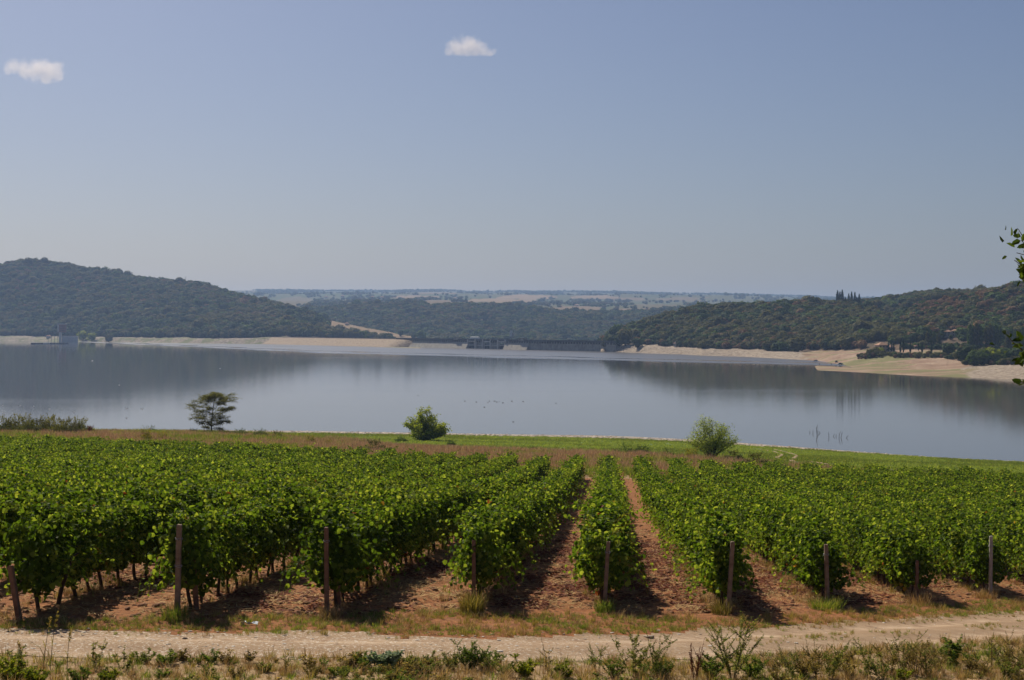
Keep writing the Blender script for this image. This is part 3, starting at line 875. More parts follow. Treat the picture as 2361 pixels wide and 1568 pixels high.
NEAR_F = [vine_foliage(100 + i, 1150, 0.098, 10).mesh('foliage', M['vine_leaf']) for i in range(10)]
END_F = [vine_foliage(140 + i, 1150, 0.098, 18, end=True).mesh('foliage', M['vine_leaf']) for i in range(4)]
TRUNKS = [vine_trunk(i).mesh('trunk', M['bark'], True) for i in range(6)]
ROT_ROW = -math.atan(ROWV)

POST_DESC = {-4: 'leaning post at the left edge of the picture', -3: 'tall thick wire-wrapped post',
             -2: 'second tall upright post from the left', -1: 'leafy post above the pale straw tuft', 0: 'post of the row that runs straight away',
             1: 'dark post leaning right beside the leggy weed', 2: 'post standing in the bright green grass tuft',
             3: 'short post among reddening leaves', 4: 'pale grey post nearest the right edge'}
vines = []      # depth, row, x, y, first
for i in range(-34, 17):
    d0, d1 = row_start(i) + (0.72 if i in (-1, 3) else 0.92), row_end(i)
    D = d0; first = True
    while D < d1:
        x = row_c(i) + ROWV * D
        vx = CX + F * x / D
        if -260 < vx < 2560:
            vines.append((D, i, x + random.gauss(0, 0.04), D, first))
        D += 1.0 + random.gauss(0, 0.03); first = False
vines.sort(key=lambda v: v[0] + (1000 if not (-25 < CX + F * v[2] / v[0] < 2386) else 0))
near, rest = vines[:300], vines[300:]
vx_ = np.array([v[2] for v in near]); vy_ = np.array([v[3] for v in near]); vz_ = ground_base(vx_, vy_)
cnt_row = {}
ORD = ['first', 'second', 'third', 'fourth', 'fifth', 'sixth', 'seventh', 'eighth', 'ninth', 'tenth', 'eleventh', 'twelfth']
for (D, i, x, y, first), z in zip(near, vz_):
    if i in POST_DESC:
        k_ = cnt_row.get(i, 0); cnt_row[i] = k_ + 1
        lab = ('end grapevine tumbling round the ' if first else ('%s grapevine behind the ' % ORD[k_] if k_ < 10 else 'farther grapevine in line behind the ')) + POST_DESC[i]
    elif i < -4:
        lab = 'grapevine in the %s row left of the leaning post at the left edge' % ('first second third fourth fifth sixth seventh eighth ninth tenth'.split()[min(9, -5 - i)])
    else:
        lab = 'grapevine in the %s row right of the pale grey post nearest the right edge' % ('first second third fourth fifth sixth seventh eighth ninth tenth'.split()[min(9, i - 5)])
    grp = 'end vines of the rows' if first else 'vines of the row %s' % (('behind the ' + POST_DESC[i]) if i in POST_DESC else ('on the far left %d' % -i if i < 0 else 'on the far right %d' % i))
    s = 0.90 + 0.20 * random.random()
    flip = random.choice([0, 1]) if not first else 0
    r = thing('grapevine', (x, y, z), lab, 'grapevine', grp, ROT_ROW + math.pi * flip, (s * (0.9 + 0.25 * random.random()), 1.0, s))
    link('trunk', random.choice(TRUNKS), r)
    link('foliage', random.choice(END_F if first else NEAR_F), r)

# the vines farther off, past counting
FAR_P = []
for i in range(8):
    mb = vine_foliage(200 + i, 640, 0.122, 7)
    me = mb.mesh('vine', [M['vine_leaf'], M['bark']])
    FAR_P.append(source('vine', me))
FAR_T = []
a = np.array([(v[2], v[3]) for v in rest]); n = len(a)
zz = ground_base(a[:, 0], a[:, 1])
sx_ = 0.95 + 0.25 * RNG.random(n)
scatter('distant_vines', np.column_stack([a, zz]), np.column_stack([sx_, np.ones(n), 0.89 + 0.20 * RNG.random(n)]),
        ROT_ROW + math.pi * RNG.integers(0, 2, n), RNG.integers(0, 8, n), FAR_P, 'green sea of vine rows covering the slope down to the dry strip', 'vines')
TP = [source('vine_trunk', TRUNKS[k]) for k in range(4)]
sel = a[:, 1] < 95
scatter('distant_vine_trunks', np.column_stack([a, zz])[sel], np.ones(sel.sum()), 6.28 * RNG.random(sel.sum()), RNG.integers(0, 4, sel.sum()), TP, 'dark vine trunks under the farther rows', 'vine trunks')

# end posts
def make_post(i, h, w, mat, lean, label, wraps=0, dD=0.0, dx=0.0, name='vineyard_post'):
    D = row_start(i) + dD; x = row_c(i) + ROWV * D + dx
    z = gz(x, D)
    r = thing(name, (x, D, z), label, 'post', None, random.uniform(-0.2, 0.2))
    r.rotation_euler = (lean[1], lean[0], random.uniform(-0.15, 0.15))
    mb = MB()
    b = w / 2; ch = w * 0.12
    ring = [(-b + ch, -b), (b - ch, -b), (b, -b + ch), (b, b - ch), (b - ch, b), (-b + ch, b), (-b, b - ch), (-b, -b + ch)]
    lev = [(-0.15, 1.06), (0.0, 1.05), (h * 0.35, 1.0), (h * 0.7, 0.98), (h - 0.025, 0.96), (h, 0.86)]
    V = []
    for zz_, k in lev:
        ox, oy = random.gauss(0, w * 0.02), random.gauss(0, w * 0.02)
        V += [(px * k + ox, py * k + oy, zz_ + (random.uniform(-0.012, 0.004) if zz_ == h else 0)) for px, py in ring]
    Q = [[l * 8 + j, l * 8 + (j + 1) % 8, (l + 1) * 8 + (j + 1) % 8, (l + 1) * 8 + j] for l in range(len(lev) - 1) for j in range(8)]
    nV = len(V); V.append((0, 0, h - 0.006))
    T = [[nV, (len(lev) - 1) * 8 + j, (len(lev) - 1) * 8 + (j + 1) % 8] for j in range(8)]
    mb.add(V, Q, T); mb.build('shaft', M[mat], r)
    for k in range(wraps):
        wb = MB(); zz_ = h * (0.84 - 0.3 * k)
        pth = [(math.cos(q) * w * 0.72, math.sin(q) * w * 0.72, zz_ + 0.02 * math.sin(q * 1.5)) for q in np.linspace(0, 4 * math.pi, 25)]
        wb.tube(pth, 0.006, 4); wb.build('wire_wrap', M['wire'], r)
    return r
make_post(-4, 1.05, 0.10, 'post_wood_red', (-0.20, -0.05), 'short brown post leaning left at the left edge of the vineyard', 0)
make_post(-3, 1.78, 0.10, 'post_wood', (0.02, -0.02), 'tall thick grey-brown wooden post wrapped with wire, leftmost upright end post', 2)
make_post(-2, 1.76, 0.085, 'post_wood_red', (-0.01, -0.02), 'thin brown post half hidden in leaves, second upright from the left', 1)
make_post(-1, 1.45, 0.085, 'post_wood_red', (0.0, 0.0), 'reddish post buried in vine leaves behind the pale straw tuft', 0)
make_post(0, 1.50, 0.085, 'post_wood', (0.06, -0.02), 'slightly leaning grey-brown post ending the row that runs straight away', 1)
make_post(1, 1.62, 0.095, 'post_wood', (0.07, -0.02), 'dark brown post leaning right behind the tall leggy weed', 0)
make_post(2, 1.58, 0.095, 'post_wood', (-0.02, -0.02), 'straight dark-shaded post standing in a bright green grass tuft', 1)
make_post(3, 1.10, 0.085, 'post_wood_red', (0.02, 0.0), 'short reddish-brown post among yellow and red vine leaves', 0)
make_post(4, 1.80, 0.09, 'post_grey', (0.01, 0.0), 'pale grey concrete-like post nearest the right edge of the vineyard', 1)
make_post(-3, 1.45, 0.10, 'post_wood_red', (-0.05, 0.10), 'slanting brace post just right of the tall wire-wrapped post', 0, 0.95, 0.12, 'brace_post')
make_post(-2, 1.40, 0.075, 'post_wood_red', (-0.02, 0.08), 'short brace post just behind the thin second post', 0, 0.95, 0.08, 'brace_post')

# ------------------------------------------------------------------ trees, shrubs and weeds
GREEN = lambda k=1.0, y=1.0: [(0.0, (0.018 * k * y, 0.036 * k, 0.009 * k)), (0.5, (0.045 * k * y, 0.082 * k, 0.016 * k)), (1.0, (0.085 * k * y, 0.13 * k, 0.026 * k))]
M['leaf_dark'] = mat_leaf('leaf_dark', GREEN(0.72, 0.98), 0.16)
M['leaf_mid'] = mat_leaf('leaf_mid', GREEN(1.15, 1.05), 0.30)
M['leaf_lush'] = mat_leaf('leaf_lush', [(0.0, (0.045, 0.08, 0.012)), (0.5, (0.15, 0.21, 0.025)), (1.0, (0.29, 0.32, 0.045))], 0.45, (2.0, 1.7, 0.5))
M['leaf_olive'] = mat_leaf('leaf_olive', [(0.0, (0.035, 0.042, 0.014)), (0.5, (0.075, 0.08, 0.026)), (1.0, (0.12, 0.11, 0.035))], 0.28)
M['leaf_brown'] = mat_leaf('leaf_brown', [(0.0, (0.07, 0.035, 0.02)), (0.5, (0.15, 0.085, 0.045)), (1.0, (0.24, 0.15, 0.07))], 0.22, (1.2, 1.1, 0.8))
M['leaf_yellow'] = mat_leaf('leaf_yellow', [(0.0, (0.10, 0.11, 0.015)), (0.5, (0.20, 0.19, 0.025)), (1.0, (0.30, 0.26, 0.04))], 0.36)
M['leaf_grey'] = mat_leaf('leaf_grey', [(0.0, (0.15, 0.20, 0.12)), (0.5, (0.28, 0.34, 0.22)), (1.0, (0.42, 0.48, 0.34))], 0.35, (1.2, 1.25, 0.8))
M['leaf_red'] = mat_leaf('leaf_red', [(0.0, (0.07, 0.018, 0.012)), (0.5, (0.14, 0.04, 0.022)), (1.0, (0.22, 0.08, 0.04))], 0.2, (1.2, 1, 0.8))
M['leaf_cypress'] = mat_leaf('leaf_cypress', GREEN(0.5, 0.9), 0.12)
M['stem_green'] = mat_plain('stem_green', (0.06, 0.06, 0.03), (0.13, 0.11, 0.05), 20, 0.9, 0.1)
M['stem_red'] = mat_plain('stem_red', (0.10, 0.035, 0.022), (0.20, 0.08, 0.045), 20, 0.9, 0.1)
M['straw'] = mat_leaf('straw', [(0.0, (0.22, 0.135, 0.06)), (0.5, (0.40, 0.27, 0.12)), (1.0, (0.60, 0.45, 0.22))], 0.25, (1.1, 1.0, 0.7), 0.8, 0.06)
M['grass_green'] = mat_leaf('grass_green', [(0.0, (0.055, 0.10, 0.018)), (0.5, (0.125, 0.18, 0.035)), (1.0, (0.27, 0.26, 0.075))], 0.4)
M['grass_yellow'] = mat_leaf('grass_yellow', [(0.0, (0.12, 0.12, 0.03)), (0.5, (0.27, 0.23, 0.06)), (1.0, (0.48, 0.37, 0.13))], 0.32, (1.2, 1.1, 0.6))
M['grass_red'] = mat_leaf('grass_red', [(0.0, (0.22, 0.13, 0.08)), (0.5, (0.40, 0.265, 0.165)), (1.0, (0.58, 0.43, 0.28))], 0.28, (1.1, 1.0, 0.75))
M['grass_meadow'] = mat_leaf('grass_meadow', [(0.0, (0.10, 0.155, 0.028)), (0.5, (0.20, 0.265, 0.05)), (1.0, (0.33, 0.36, 0.095))], 0.4)

def along(p, f):
    f = np.asarray(f) * (len(p) - 1); i = np.minimum(f.astype(int), len(p) - 2)
    return p[i] + (p[i + 1] - p[i]) * (f - i)[:, None]

def fan_tree(seed, h, w, nstem, nsub, nleaf, lsize, stem_r, low=0.25, vase=1.0, droop=0.0, inner=0.35, flat=0.0, drop=0.55):
    """several stems fanning from the base into a rounded crown; returns wood and leaf builders"""
    g = np.random.default_rng(seed)
    wood, lf = MB(), MB()
    tips = []
    for s in range(nstem):
        az = 2 * math.pi * (s + g.random() * 0.7) / nstem
        inc = (0.12 + 0.88 * math.sqrt(g.random())) * vase
        tx = math.cos(az) * w * 0.5 * inc; ty = math.sin(az) * w * 0.5 * inc
        tz = h * (0.98 - (1 - low) * drop * inc ** 2.2) * (0.86 + 0.16 * g.random())
        p0 = np.array([math.cos(az) * stem_r * 2, math.sin(az) * stem_r * 2, -0.1])
        tip = np.array([tx, ty, tz])
        mid = (p0 + tip) * 0.5 + np.array([0, 0, 0.12 * h]) * (0.3 + inc * 0.5) + g.normal(size=3) * 0.04 * h
        tt_ = np.linspace(0, 1, 9)[:, None]
        p = (1 - tt_) ** 2 * p0 + 2 * tt_ * (1 - tt_) * mid + tt_ ** 2 * tip + g.normal(size=(9, 3)) * 0.008 * h
        wood.tube(p, np.linspace(stem_r, stem_r * 0.18, 9), 6)
        tips.append((p, 0.35, 1.0))
        for k in range(nsub):
            f0 = 0.22 + 0.7 * g.random()
            b0 = along(p, np.array([f0]))[0]
            d = unit(np.array([b0[0], b0[1], 0]) * 0.8 + np.array([g.normal(), g.normal(), 0]) * 0.28 * w + np.array([0, 0, h * (0.25 - droop) + 0.1 * h * g.normal()]))
            L = (0.16 + 0.2 * g.random()) * h * (1.15 - 0.5 * f0)
            q = curve_path(b0, d, L, 5, (0, 0, 0.25 - droop), 0.1, g)
            wood.tube(q, np.linspace(stem_r * 0.35 * (1.1 - f0), stem_r * 0.08, 5), 4)
            tips.append((q, 0.15, 1.0))
    wts = np.array([1.0 * np.linalg.norm(p[-1] - p[0]) for p, _, _ in tips]); wts /= wts.sum()
    cnt = (wts * nleaf).astype(int)
    for (p, a, b_), c in zip(tips, cnt):
        if c < 1: continue
        f = a + (b_ - a) * g.random(c) ** 0.7
        cc = along(p, f) + g.normal(size=(c, 3)) * np.array([0.035, 0.035, 0.03 * (1 - flat)]) * h
        o = unit(cc - np.array([0, 0, h * 0.35]))
        nr = o * 0.5 + np.array([0, 0, 0.5 + flat]) + rdir(c, g) * 0.8
        tp = o * 0.6 + np.array([0, 0, -0.3]) + rdir(c, g) * 0.7
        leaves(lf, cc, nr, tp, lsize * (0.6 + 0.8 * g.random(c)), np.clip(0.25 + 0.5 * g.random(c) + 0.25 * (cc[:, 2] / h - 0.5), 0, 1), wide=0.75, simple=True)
    return wood, lf

def tier_tree(seed, h, w, nbr, nleaf, lsize):
    """single trunk carrying flat, nearly level sprays"""
    g = np.random.default_rng(seed)
    wood, lf = MB(), MB()
    tr = curve_path((0, 0, -0.15), (0.02, 0, 1), h * 0.98, 10, (0.05, 0, 0), 0.025, g)
    wood.tube(tr, np.linspace(0.020 * h, 0.003 * h, 10), 7)
    for k in range(nbr):
        f = 0.14 + 0.84 * (k + g.random() * 0.6) / nbr
        az = k * 2.399 + g.normal() * 0.25
        prof = math.sin(min(1.0, (f - 0.02) * 1.6) * math.pi * 0.5) * (1.0 if f < 0.5 else 1.0 - 0.85 * ((f - 0.5) / 0.5) ** 1.3)
        L = w * 0.5 * prof * (0.7 + 0.45 * g.random())
        b0 = along(tr, np.array([min(f, 0.97)]))[0]
        q = curve_path(b0, (math.cos(az), math.sin(az), 0.55 + 0.3 * f + 0.12 * g.normal()), L, 8, (0, 0, -0.5), 0.07, g)
        wood.tube(q, np.linspace(0.006 * h * (1.2 - f), 0.0010 * h, 8), 5)
        subs = [q]
        for s_ in range(6):
            ff = 0.3 + 0.65 * g.random(); c0 = along(q, np.array([ff]))[0]
            a2 = az + g.choice([-1, 1]) * (0.5 + 0.5 * g.random())
            sq = curve_path(c0, (math.cos(a2), math.sin(a2), 0.12), L * (0.22 + 0.3 * g.random()), 5, (0, 0, -0.15), 0.08, g)
            wood.tube(sq, np.linspace(0.003 * h, 0.0009 * h, 5), 4); subs.append(sq)
        for j, sq in enumerate(subs):
            c = int(nleaf / nbr / len(subs) * (1.2 if j == 0 else 1.0))
            cc = along(sq, 0.35 + 0.65 * g.random(c)) + g.normal(size=(c, 3)) * np.array([0.03, 0.03, 0.02]) * h
            leaves(lf, cc, rdir(c, g) * 0.55 + np.array([0, 0, 1.0]), rdir(c, g) + np.array([math.cos(az), math.sin(az), -0.15]), lsize * (0.6 + 0.7 * g.random(c)), np.clip(0.1 + 0.7 * g.random(c), 0, 1), wide=0.7, simple=True)
    return wood, lf

def plant_tree(name, loc, label, cat, wood, lf, bark, leafm, group=None, rz=0.0, crown='crown', trunk='trunk'):
    r = thing(name, loc, label, cat, group, rz)
    wood.build(trunk, M[bark], r, smooth=True)
    lf.build(crown, M[leafm], r)
    return r

def on_ground(vx, D):
    x = D * (vx - CX) / F
    return (x, D, gz(x, D))

M['leaf_scrub'] = mat_leaf('leaf_scrub', [(0.0, (0.05, 0.06, 0.018)), (0.5, (0.11, 0.12, 0.032)), (1.0, (0.19, 0.18, 0.055))], 0.35)
w_, l_ = tier_tree(3, 7.4, 10.2, 46, 16000, 0.21)
plant_tree('tiered_tree', on_ground(487, 266), 'dark wispy tree with level tiered sprays against the lake, left of the vineyard', 'tree', w_, l_, 'bark', 'leaf_scrub')
M['leaf_bright'] = mat_leaf('leaf_bright', [(0.0, (0.06, 0.10, 0.014)), (0.5, (0.22, 0.28, 0.035)), (1.0, (0.38, 0.40, 0.06))], 0.5, (1.7, 1.5, 0.5))
M['leaf_pale'] = mat_leaf('leaf_pale', [(0.0, (0.07, 0.11, 0.03)), (0.5, (0.20, 0.26, 0.07)), (1.0, (0.34, 0.38, 0.13))], 0.5, (1.6, 1.5, 0.7))
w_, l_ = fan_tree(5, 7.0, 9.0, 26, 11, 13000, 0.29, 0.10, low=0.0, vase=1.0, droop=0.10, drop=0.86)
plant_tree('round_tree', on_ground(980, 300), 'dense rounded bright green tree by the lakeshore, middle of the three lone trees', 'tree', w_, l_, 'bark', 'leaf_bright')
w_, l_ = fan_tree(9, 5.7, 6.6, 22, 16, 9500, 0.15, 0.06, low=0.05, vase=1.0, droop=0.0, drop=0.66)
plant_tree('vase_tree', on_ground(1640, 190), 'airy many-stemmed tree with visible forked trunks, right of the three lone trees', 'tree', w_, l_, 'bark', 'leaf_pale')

def at_ray(vx, vy, D):
    return P(vx, vy, D)

# shrubs of the dry strip, each a thing
def bush(seed, h, w, leafm, lsize=0.16, n=1500, stem='bark'):
    g = np.random.default_rng(seed); wood, lf = MB(), MB()
    nc = 16                                   # leafy clumps heaped into one ragged mound
    for k in range(nc):
        a = g.random() * 6.283; rr = math.sqrt(g.random()) * 0.40 * w
        hc = h * (0.95 - 0.75 * (rr / (0.42 * w)) ** 2) * (0.55 + 0.45 * g.random())
        c0 = np.array([math.cos(a) * rr, math.sin(a) * rr, hc * 0.62])
        q = curve_path((c0[0] * 0.25, c0[1] * 0.25, -0.05), c0 + np.array([0, 0, 0.3]), float(np.linalg.norm(c0)) * 1.25, 6, (0, 0, 0.2), 0.06, g)
        wood.tube(q, np.linspace(0.035, 0.01, 6), 5)
        m = int(n * 0.9 / nc); d = rdir(m, g); r = (0.45 + 0.6 * g.random(m))
        cc = c0 + d * r[:, None] * np.array([0.17 * w, 0.17 * w, max(0.22 * h, hc * 0.42)])
        cc[:, 2] = np.maximum(cc[:, 2], 0.02)
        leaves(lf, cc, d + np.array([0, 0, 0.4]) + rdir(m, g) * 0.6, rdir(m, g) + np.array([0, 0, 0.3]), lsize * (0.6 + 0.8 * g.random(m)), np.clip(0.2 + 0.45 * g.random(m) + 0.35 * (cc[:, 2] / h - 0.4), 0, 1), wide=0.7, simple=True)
    for k in range(14):                       # loose sprays standing out of the mound
        a = g.random() * 6.283
        q = curve_path((math.cos(a) * 0.25 * w * g.random(), math.sin(a) * 0.25 * w * g.random(), 0.5 * h), (math.cos(a) * 0.5, math.sin(a) * 0.5, 1), h * (0.25 + 0.25 * g.random()), 6, (0.2 * math.cos(a), 0.2 * math.sin(a), 0), 0.08, g)
        wood.tube(q, np.linspace(0.014, 0.005, 6), 4)
        m = max(6, int(n * 0.1 / 14)); cc = along(q, 0.35 + 0.65 * g.random(m)) + g.normal(size=(m, 3)) * 0.05
        leaves(lf, cc, rdir(m, g) + np.array([0, 0, 0.5]), rdir(m, g), lsize * (0.6 + 0.6 * g.random(m)), 0.4 + 0.5 * g.random(m), wide=0.7, simple=True)
    return wood, lf
BUSH_ME = {}
def bush_mesh(k, h, w, leafm, n, ls):
    if k not in BUSH_ME:
        a_, b_ = bush(k * 7 + 1, h, w, leafm, ls, n)
        BUSH_ME[k] = (a_.mesh('stems', M['bark'], True), b_.mesh('foliage', M[leafm]))
    return BUSH_ME[k]
SHRUBS = [  # frame column, depth, kind, scale, label
    (12, 245, 0, 1.15, 'dark green shrub at the far left of the lakeside thicket'),
    (48, 250, 0, 1.25, 'shrub second from the left in the lakeside thicket'),
    (85, 243, 1, 1.2, 'olive shrub third from the left in the lakeside thicket'),
    (118, 248, 0, 1.2, 'dark shrub in the middle of the lakeside thicket'),
    (150, 240, 1, 1.15, 'olive shrub fifth from the left in the lakeside thicket'),
    (180, 244, 0, 1.1, 'dark shrub at the right end of the lakeside thicket'),
    (30, 238, 1, 1.0, 'lower olive shrub in front at the far left of the lakeside thicket'),
    (66, 236, 0, 0.9, 'lower green shrub in front, second from the left of the thicket'),
    (103, 236, 1, 0.95, 'lower olive shrub in front in the middle of the thicket'),
    (136, 234, 0, 0.9, 'lower green shrub in front, right of the middle of the thicket'),
    (166, 234, 1, 0.9, 'lower olive shrub in front at the right end of the thicket'),
    (207, 236, 5, 0.72, 'dark red dead shrub ending the lakeside thicket'),
    (335, 200, 3, 0.95, 'bright yellow-green bush in the strip behind the vines'),
    (372, 205, 3, 0.7, 'small yellow bush right of the bright yellow-green one'),
    (345, 262, 2, 0.75, 'wispy shrub poking above the left strip against the water'),
    (405, 268, 2, 0.45, 'tiny shrub left of the tiered tree'),
    (445, 262, 4, 0.6, 'low green shrub under the left side of the tiered tree'),
    (555, 255, 4, 0.75, 'low green shrub just right of the tiered tree'),
    (600, 250, 4, 0.85, 'rounded green shrub second right of the tiered tree'),
    (640, 243, 1, 0.65, 'flat olive shrub third right of the tiered tree'),
    (715, 205, 3, 0.75, 'yellow-green bush between the tiered and the round tree'),
    (755, 210, 3, 0.5, 'small pale bush left of the reddish bush'),
    (862, 180, 1, 0.72, 'bushy olive clump just above the vines left of the round tree'),
    (925, 275, 4, 0.6, 'low shrub at the left foot of the round tree'),
    (1040, 262, 4, 0.55, 'low shrub at the right foot of the round tree'),
    (1090, 240, 4, 0.5, 'small shrub right of the round tree at the meadow edge'),
    (1140, 232, 4, 0.55, 'second small shrub right of the round tree'),
    (1230, 228, 4, 0.55, 'shrub at the meadow edge above the gap in the vine rows'),
    (1440, 212, 2, 0.85, 'wide green shrub left of the many-stemmed tree'),
    (1480, 214, 4, 0.8, 'spreading shrub next to the wide one left of the many-stemmed tree'),
    (1540, 205, 2, 0.6, 'small shrub close left of the many-stemmed tree'),
    (1592, 186, 3, 0.75, 'yellowing bush at the left foot of the many-stemmed tree'),
    (1690, 184, 1, 0.6, 'olive bush at the right foot of the many-stemmed tree'),
    (1742, 165, 1, 0.72, 'feathery bush right of the many-stemmed tree'),
    (2100, 140, 2, 0.8, 'shrub poking above the right-hand vines by the meadow'),
]
BK = {0: (3.0, 4.8, 'leaf_scrub', 3200, 0.17), 1: (2.8, 4.4, 'leaf_olive', 2800, 0.17), 2: (2.4, 4.4, 'leaf_mid', 700, 0.17), 3: (2.6, 3.0, 'leaf_yellow', 800, 0.16), 4: (2.2, 4.2, 'leaf_mid', 1500, 0.17), 5: (2.6, 2.6, 'leaf_red', 900, 0.17)}
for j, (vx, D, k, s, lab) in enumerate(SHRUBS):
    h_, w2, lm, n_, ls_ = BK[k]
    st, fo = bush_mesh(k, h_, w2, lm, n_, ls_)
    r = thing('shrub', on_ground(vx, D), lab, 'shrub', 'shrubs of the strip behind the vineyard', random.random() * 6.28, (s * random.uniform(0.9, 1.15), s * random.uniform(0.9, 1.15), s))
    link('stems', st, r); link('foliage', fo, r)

# ------------------------------------------------------------------ woods on the far banks
def land_z(cs, X, Y, namp, ns):
    z, seg = col_z(cs, X, Y)
    return z + (fbm(X / ns, Y / ns, 61, 4) - 0.5) * namp * sstep(0.4, 3.0, z), seg
LANDP = {'R': (RCS, 2.2, 26), 'L': (LCS, 3.0, 40), 'F': (FCS, 9.0, 260)}
def ray_land(which, vx, vy, d0, d1):
    """first point where the ray of column vx, row vy meets that bank"""
    cs, na, ns = LANDP[which]
    D = np.linspace(d0, d1, 2500); X = D * (vx - CX) / F
    z, _ = land_z(cs, X, D, na, ns)
    hit = np.nonzero(z >= zrow(vy, D))[0]
    k = hit[0] if len(hit) else np.argmin(np.abs(z - zrow(vy, D)))
    return np.array([X[k], D[k], z[k]])

def crown(seed, n, size, rx=0.5, rz=0.42, zc=0.55, lump=0.22):
    g = np.random.default_rng(seed)
    d = rdir(n, g)
    lp = 1 + lump * (fbm(d[:, 0] * 2 + seed, d[:, 1] * 2 + d[:, 2] * 3, seed, 2) - 0.5) * 4
    r = (0.62 + 0.4 * g.random(n)) * lp
    c = d * r[:, None] * np.array([rx, rx, rz]) + np.array([0, 0, zc])
    c[:, 2] = np.maximum(c[:, 2], 0.02)
    mb = MB()
    leaves(mb, c, d + np.array([0, 0, 0.15]) + rdir(n, g) * 0.28, rdir(n, g) + np.array([0, 0, -0.3]), size * (0.7 + 0.6 * g.random(n)), np.clip(0.45 * g.random(n) + 0.55 * c[:, 2] ** 1.5, 0, 1), wide=0.95, fold=0.1, simple=True)  # tint rises with height: lit tops and dark undersides put into the colour
    return mb
WOOD_MATS = ['leaf_dark', 'leaf_dark', 'leaf_mid', 'leaf_dark', 'leaf_olive', 'leaf_olive', 'leaf_brown', 'leaf_mid']
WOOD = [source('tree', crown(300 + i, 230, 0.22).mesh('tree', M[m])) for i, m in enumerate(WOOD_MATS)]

def wood_scatter(name, which, x0, x1, d0, d1, sp, sz, keep, brown, label, zmin=2.0):
    cs, na, ns = LANDP[which]
    ys = np.arange(d0 * K, d1 * K, sp)
    X, Y = [], []
    for y in ys:
        xs = np.arange(y * (x0 - CX) / F, y * (x1 - CX) / F, sp)
        X.append(xs + (RNG.random(len(xs)) - 0.5) * sp * 0.95); Y.append(y + (RNG.random(len(xs)) - 0.5) * sp * 0.95)
    X, Y = np.concatenate(X), np.concatenate(Y)
    z, seg = land_z(cs, X, Y, na, ns)
    vx = CX + F * X / Y
    m = (seg >= 0) & (z > zmin) & keep(vx, Y, z, seg)
    X, Y, z, seg, vx = X[m], Y[m], z[m], seg[m], vx[m]
    n = len(X)
    nz = fbm(X / 60., Y / 60., 81, 3)
    br = brown(vx, Y, z, seg)
    u = RNG.random(n)
    idx = np.where(nz + (u - 0.5) * 0.5 > (0.44 if which == 'R' else 0.55), RNG.integers(4, 6, n), RNG.integers(0, 4, n))
    idx = np.where(RNG.random(n) < br, 6, idx)
    idx = np.where(RNG.random(n) < 0.04, 7, idx)
    s = sz * (0.55 + 0.9 * RNG.random(n) ** 1.3) * (0.85 + 0.4 * fbm(X / 35., Y / 35., 85, 2))
    if which == 'F': s = np.where((seg > 4.5), s * 0.7, s)
    s = np.where((RNG.random(n) < 0.05) & ~((vx > 1890) & (vx < 2000) & (seg > 7.7)), s * 1.4, s)
    s = np.where((vx > 1890) & (vx < 2000) & (seg > 7.7), s * 0.75, s)
    s = np.where(idx == 6, s * 0.75, s)
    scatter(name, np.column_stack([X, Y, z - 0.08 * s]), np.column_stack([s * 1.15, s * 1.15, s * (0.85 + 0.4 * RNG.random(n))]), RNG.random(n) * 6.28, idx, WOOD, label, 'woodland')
    return n

HOUSE_HOLES = [(2033, 800, 26, 14), (2192, 780, 22, 14), (2338, 784, 14, 12)]
def keep_R(vx, Y, z, seg):
    vy = HY + (H - z) * F / Y
    k = ((seg > 5.85 + 1.1 * (fbm(vx / 16., Y / 30., 183, 3) - 0.6)) & (seg < 8.12)) | ((seg > 9.4) & (seg < 10.1))
    flat = (vx > 1990) & (seg < 6.25)
    k &= ~flat
    for hx, hy, a, b in HOUSE_HOLES:
        k &= ~((np.abs(vx - hx) < a) & (np.abs(vy - hy) < b))
    k &= ~((vx > 1840) & (vx < 1995) & (seg < 6.05))
    thin = fbm(vx / 40., Y / 60., 91, 3)
    k &= ~((thin > 0.63) & (vx > 2040) & (seg > 7.0) & (seg < 8.0))
    return k
def brown_R(vx, Y, z, seg):
    a = 0.04 + sstep(0.46, 0.62, fbm(vx / 60., Y / 70., 93, 3)) * 0.34
    b = np.exp(-((vx - 2150) / 95.) ** 2) * sstep(6.7, 7.4, seg) * (seg < 8.2) * 0.65
    return a + b + 0.25 * sstep(2150, 2300, vx) * sstep(6.8, 7.4, seg) * (seg < 8.2)
wood_scatter('right_bank_wood', 'R', 1390, 2760, 700, 1440, 4.3, 5.7, keep_R, brown_R, 'dense dark wood covering the hill on the right of the lake')
def keep_T(vx, Y, z, seg):
    vy = HY + (H - z) * F / Y
    line = np.interp(vx, [1970, 2020, 2100, 2170, 2240, 2300, 2361], [827, 822, 824, 822, 838, 842, 838])
    k = (np.abs(vy - line) < 2.5 + 3.0 * (fbm(vx / 9., Y / 20., 191, 2) - 0.3)) & (vx > 1980) & (RNG.random(len(vx)) < 0.35)
    k |= (vx > 2080) & (vy < 806) & (vy > 797) & (seg < 6.3) & (RNG.random(len(vx)) < 0.6)
    k |= (vx > 2225) & (vy < 842) & (vy > 815) & (RNG.random(len(vx)) < 0.5)
    return k & (seg < 6.3)
wood_scatter('right_shore_scrub', 'R', 1970, 2420, 640, 900, 2.6, 3.0, keep_T, lambda vx, Y, z, seg: 0.25 + 0 * vx, 'low olive and brown scrub along the terrace edge of the right shore')
def keep_L(vx, Y, z, seg):
    k = (seg > 2.9 + 1.1 * (fbm(vx / 14., Y / 40., 181, 3) - 0.62)) & (seg < np.where(vx > 755, 4.1 - (vx - 755) / 130. * 0.9, 5.2))
    k |= (seg >= 5.25) & (seg < 7.3) & (vx < 690)
    return k
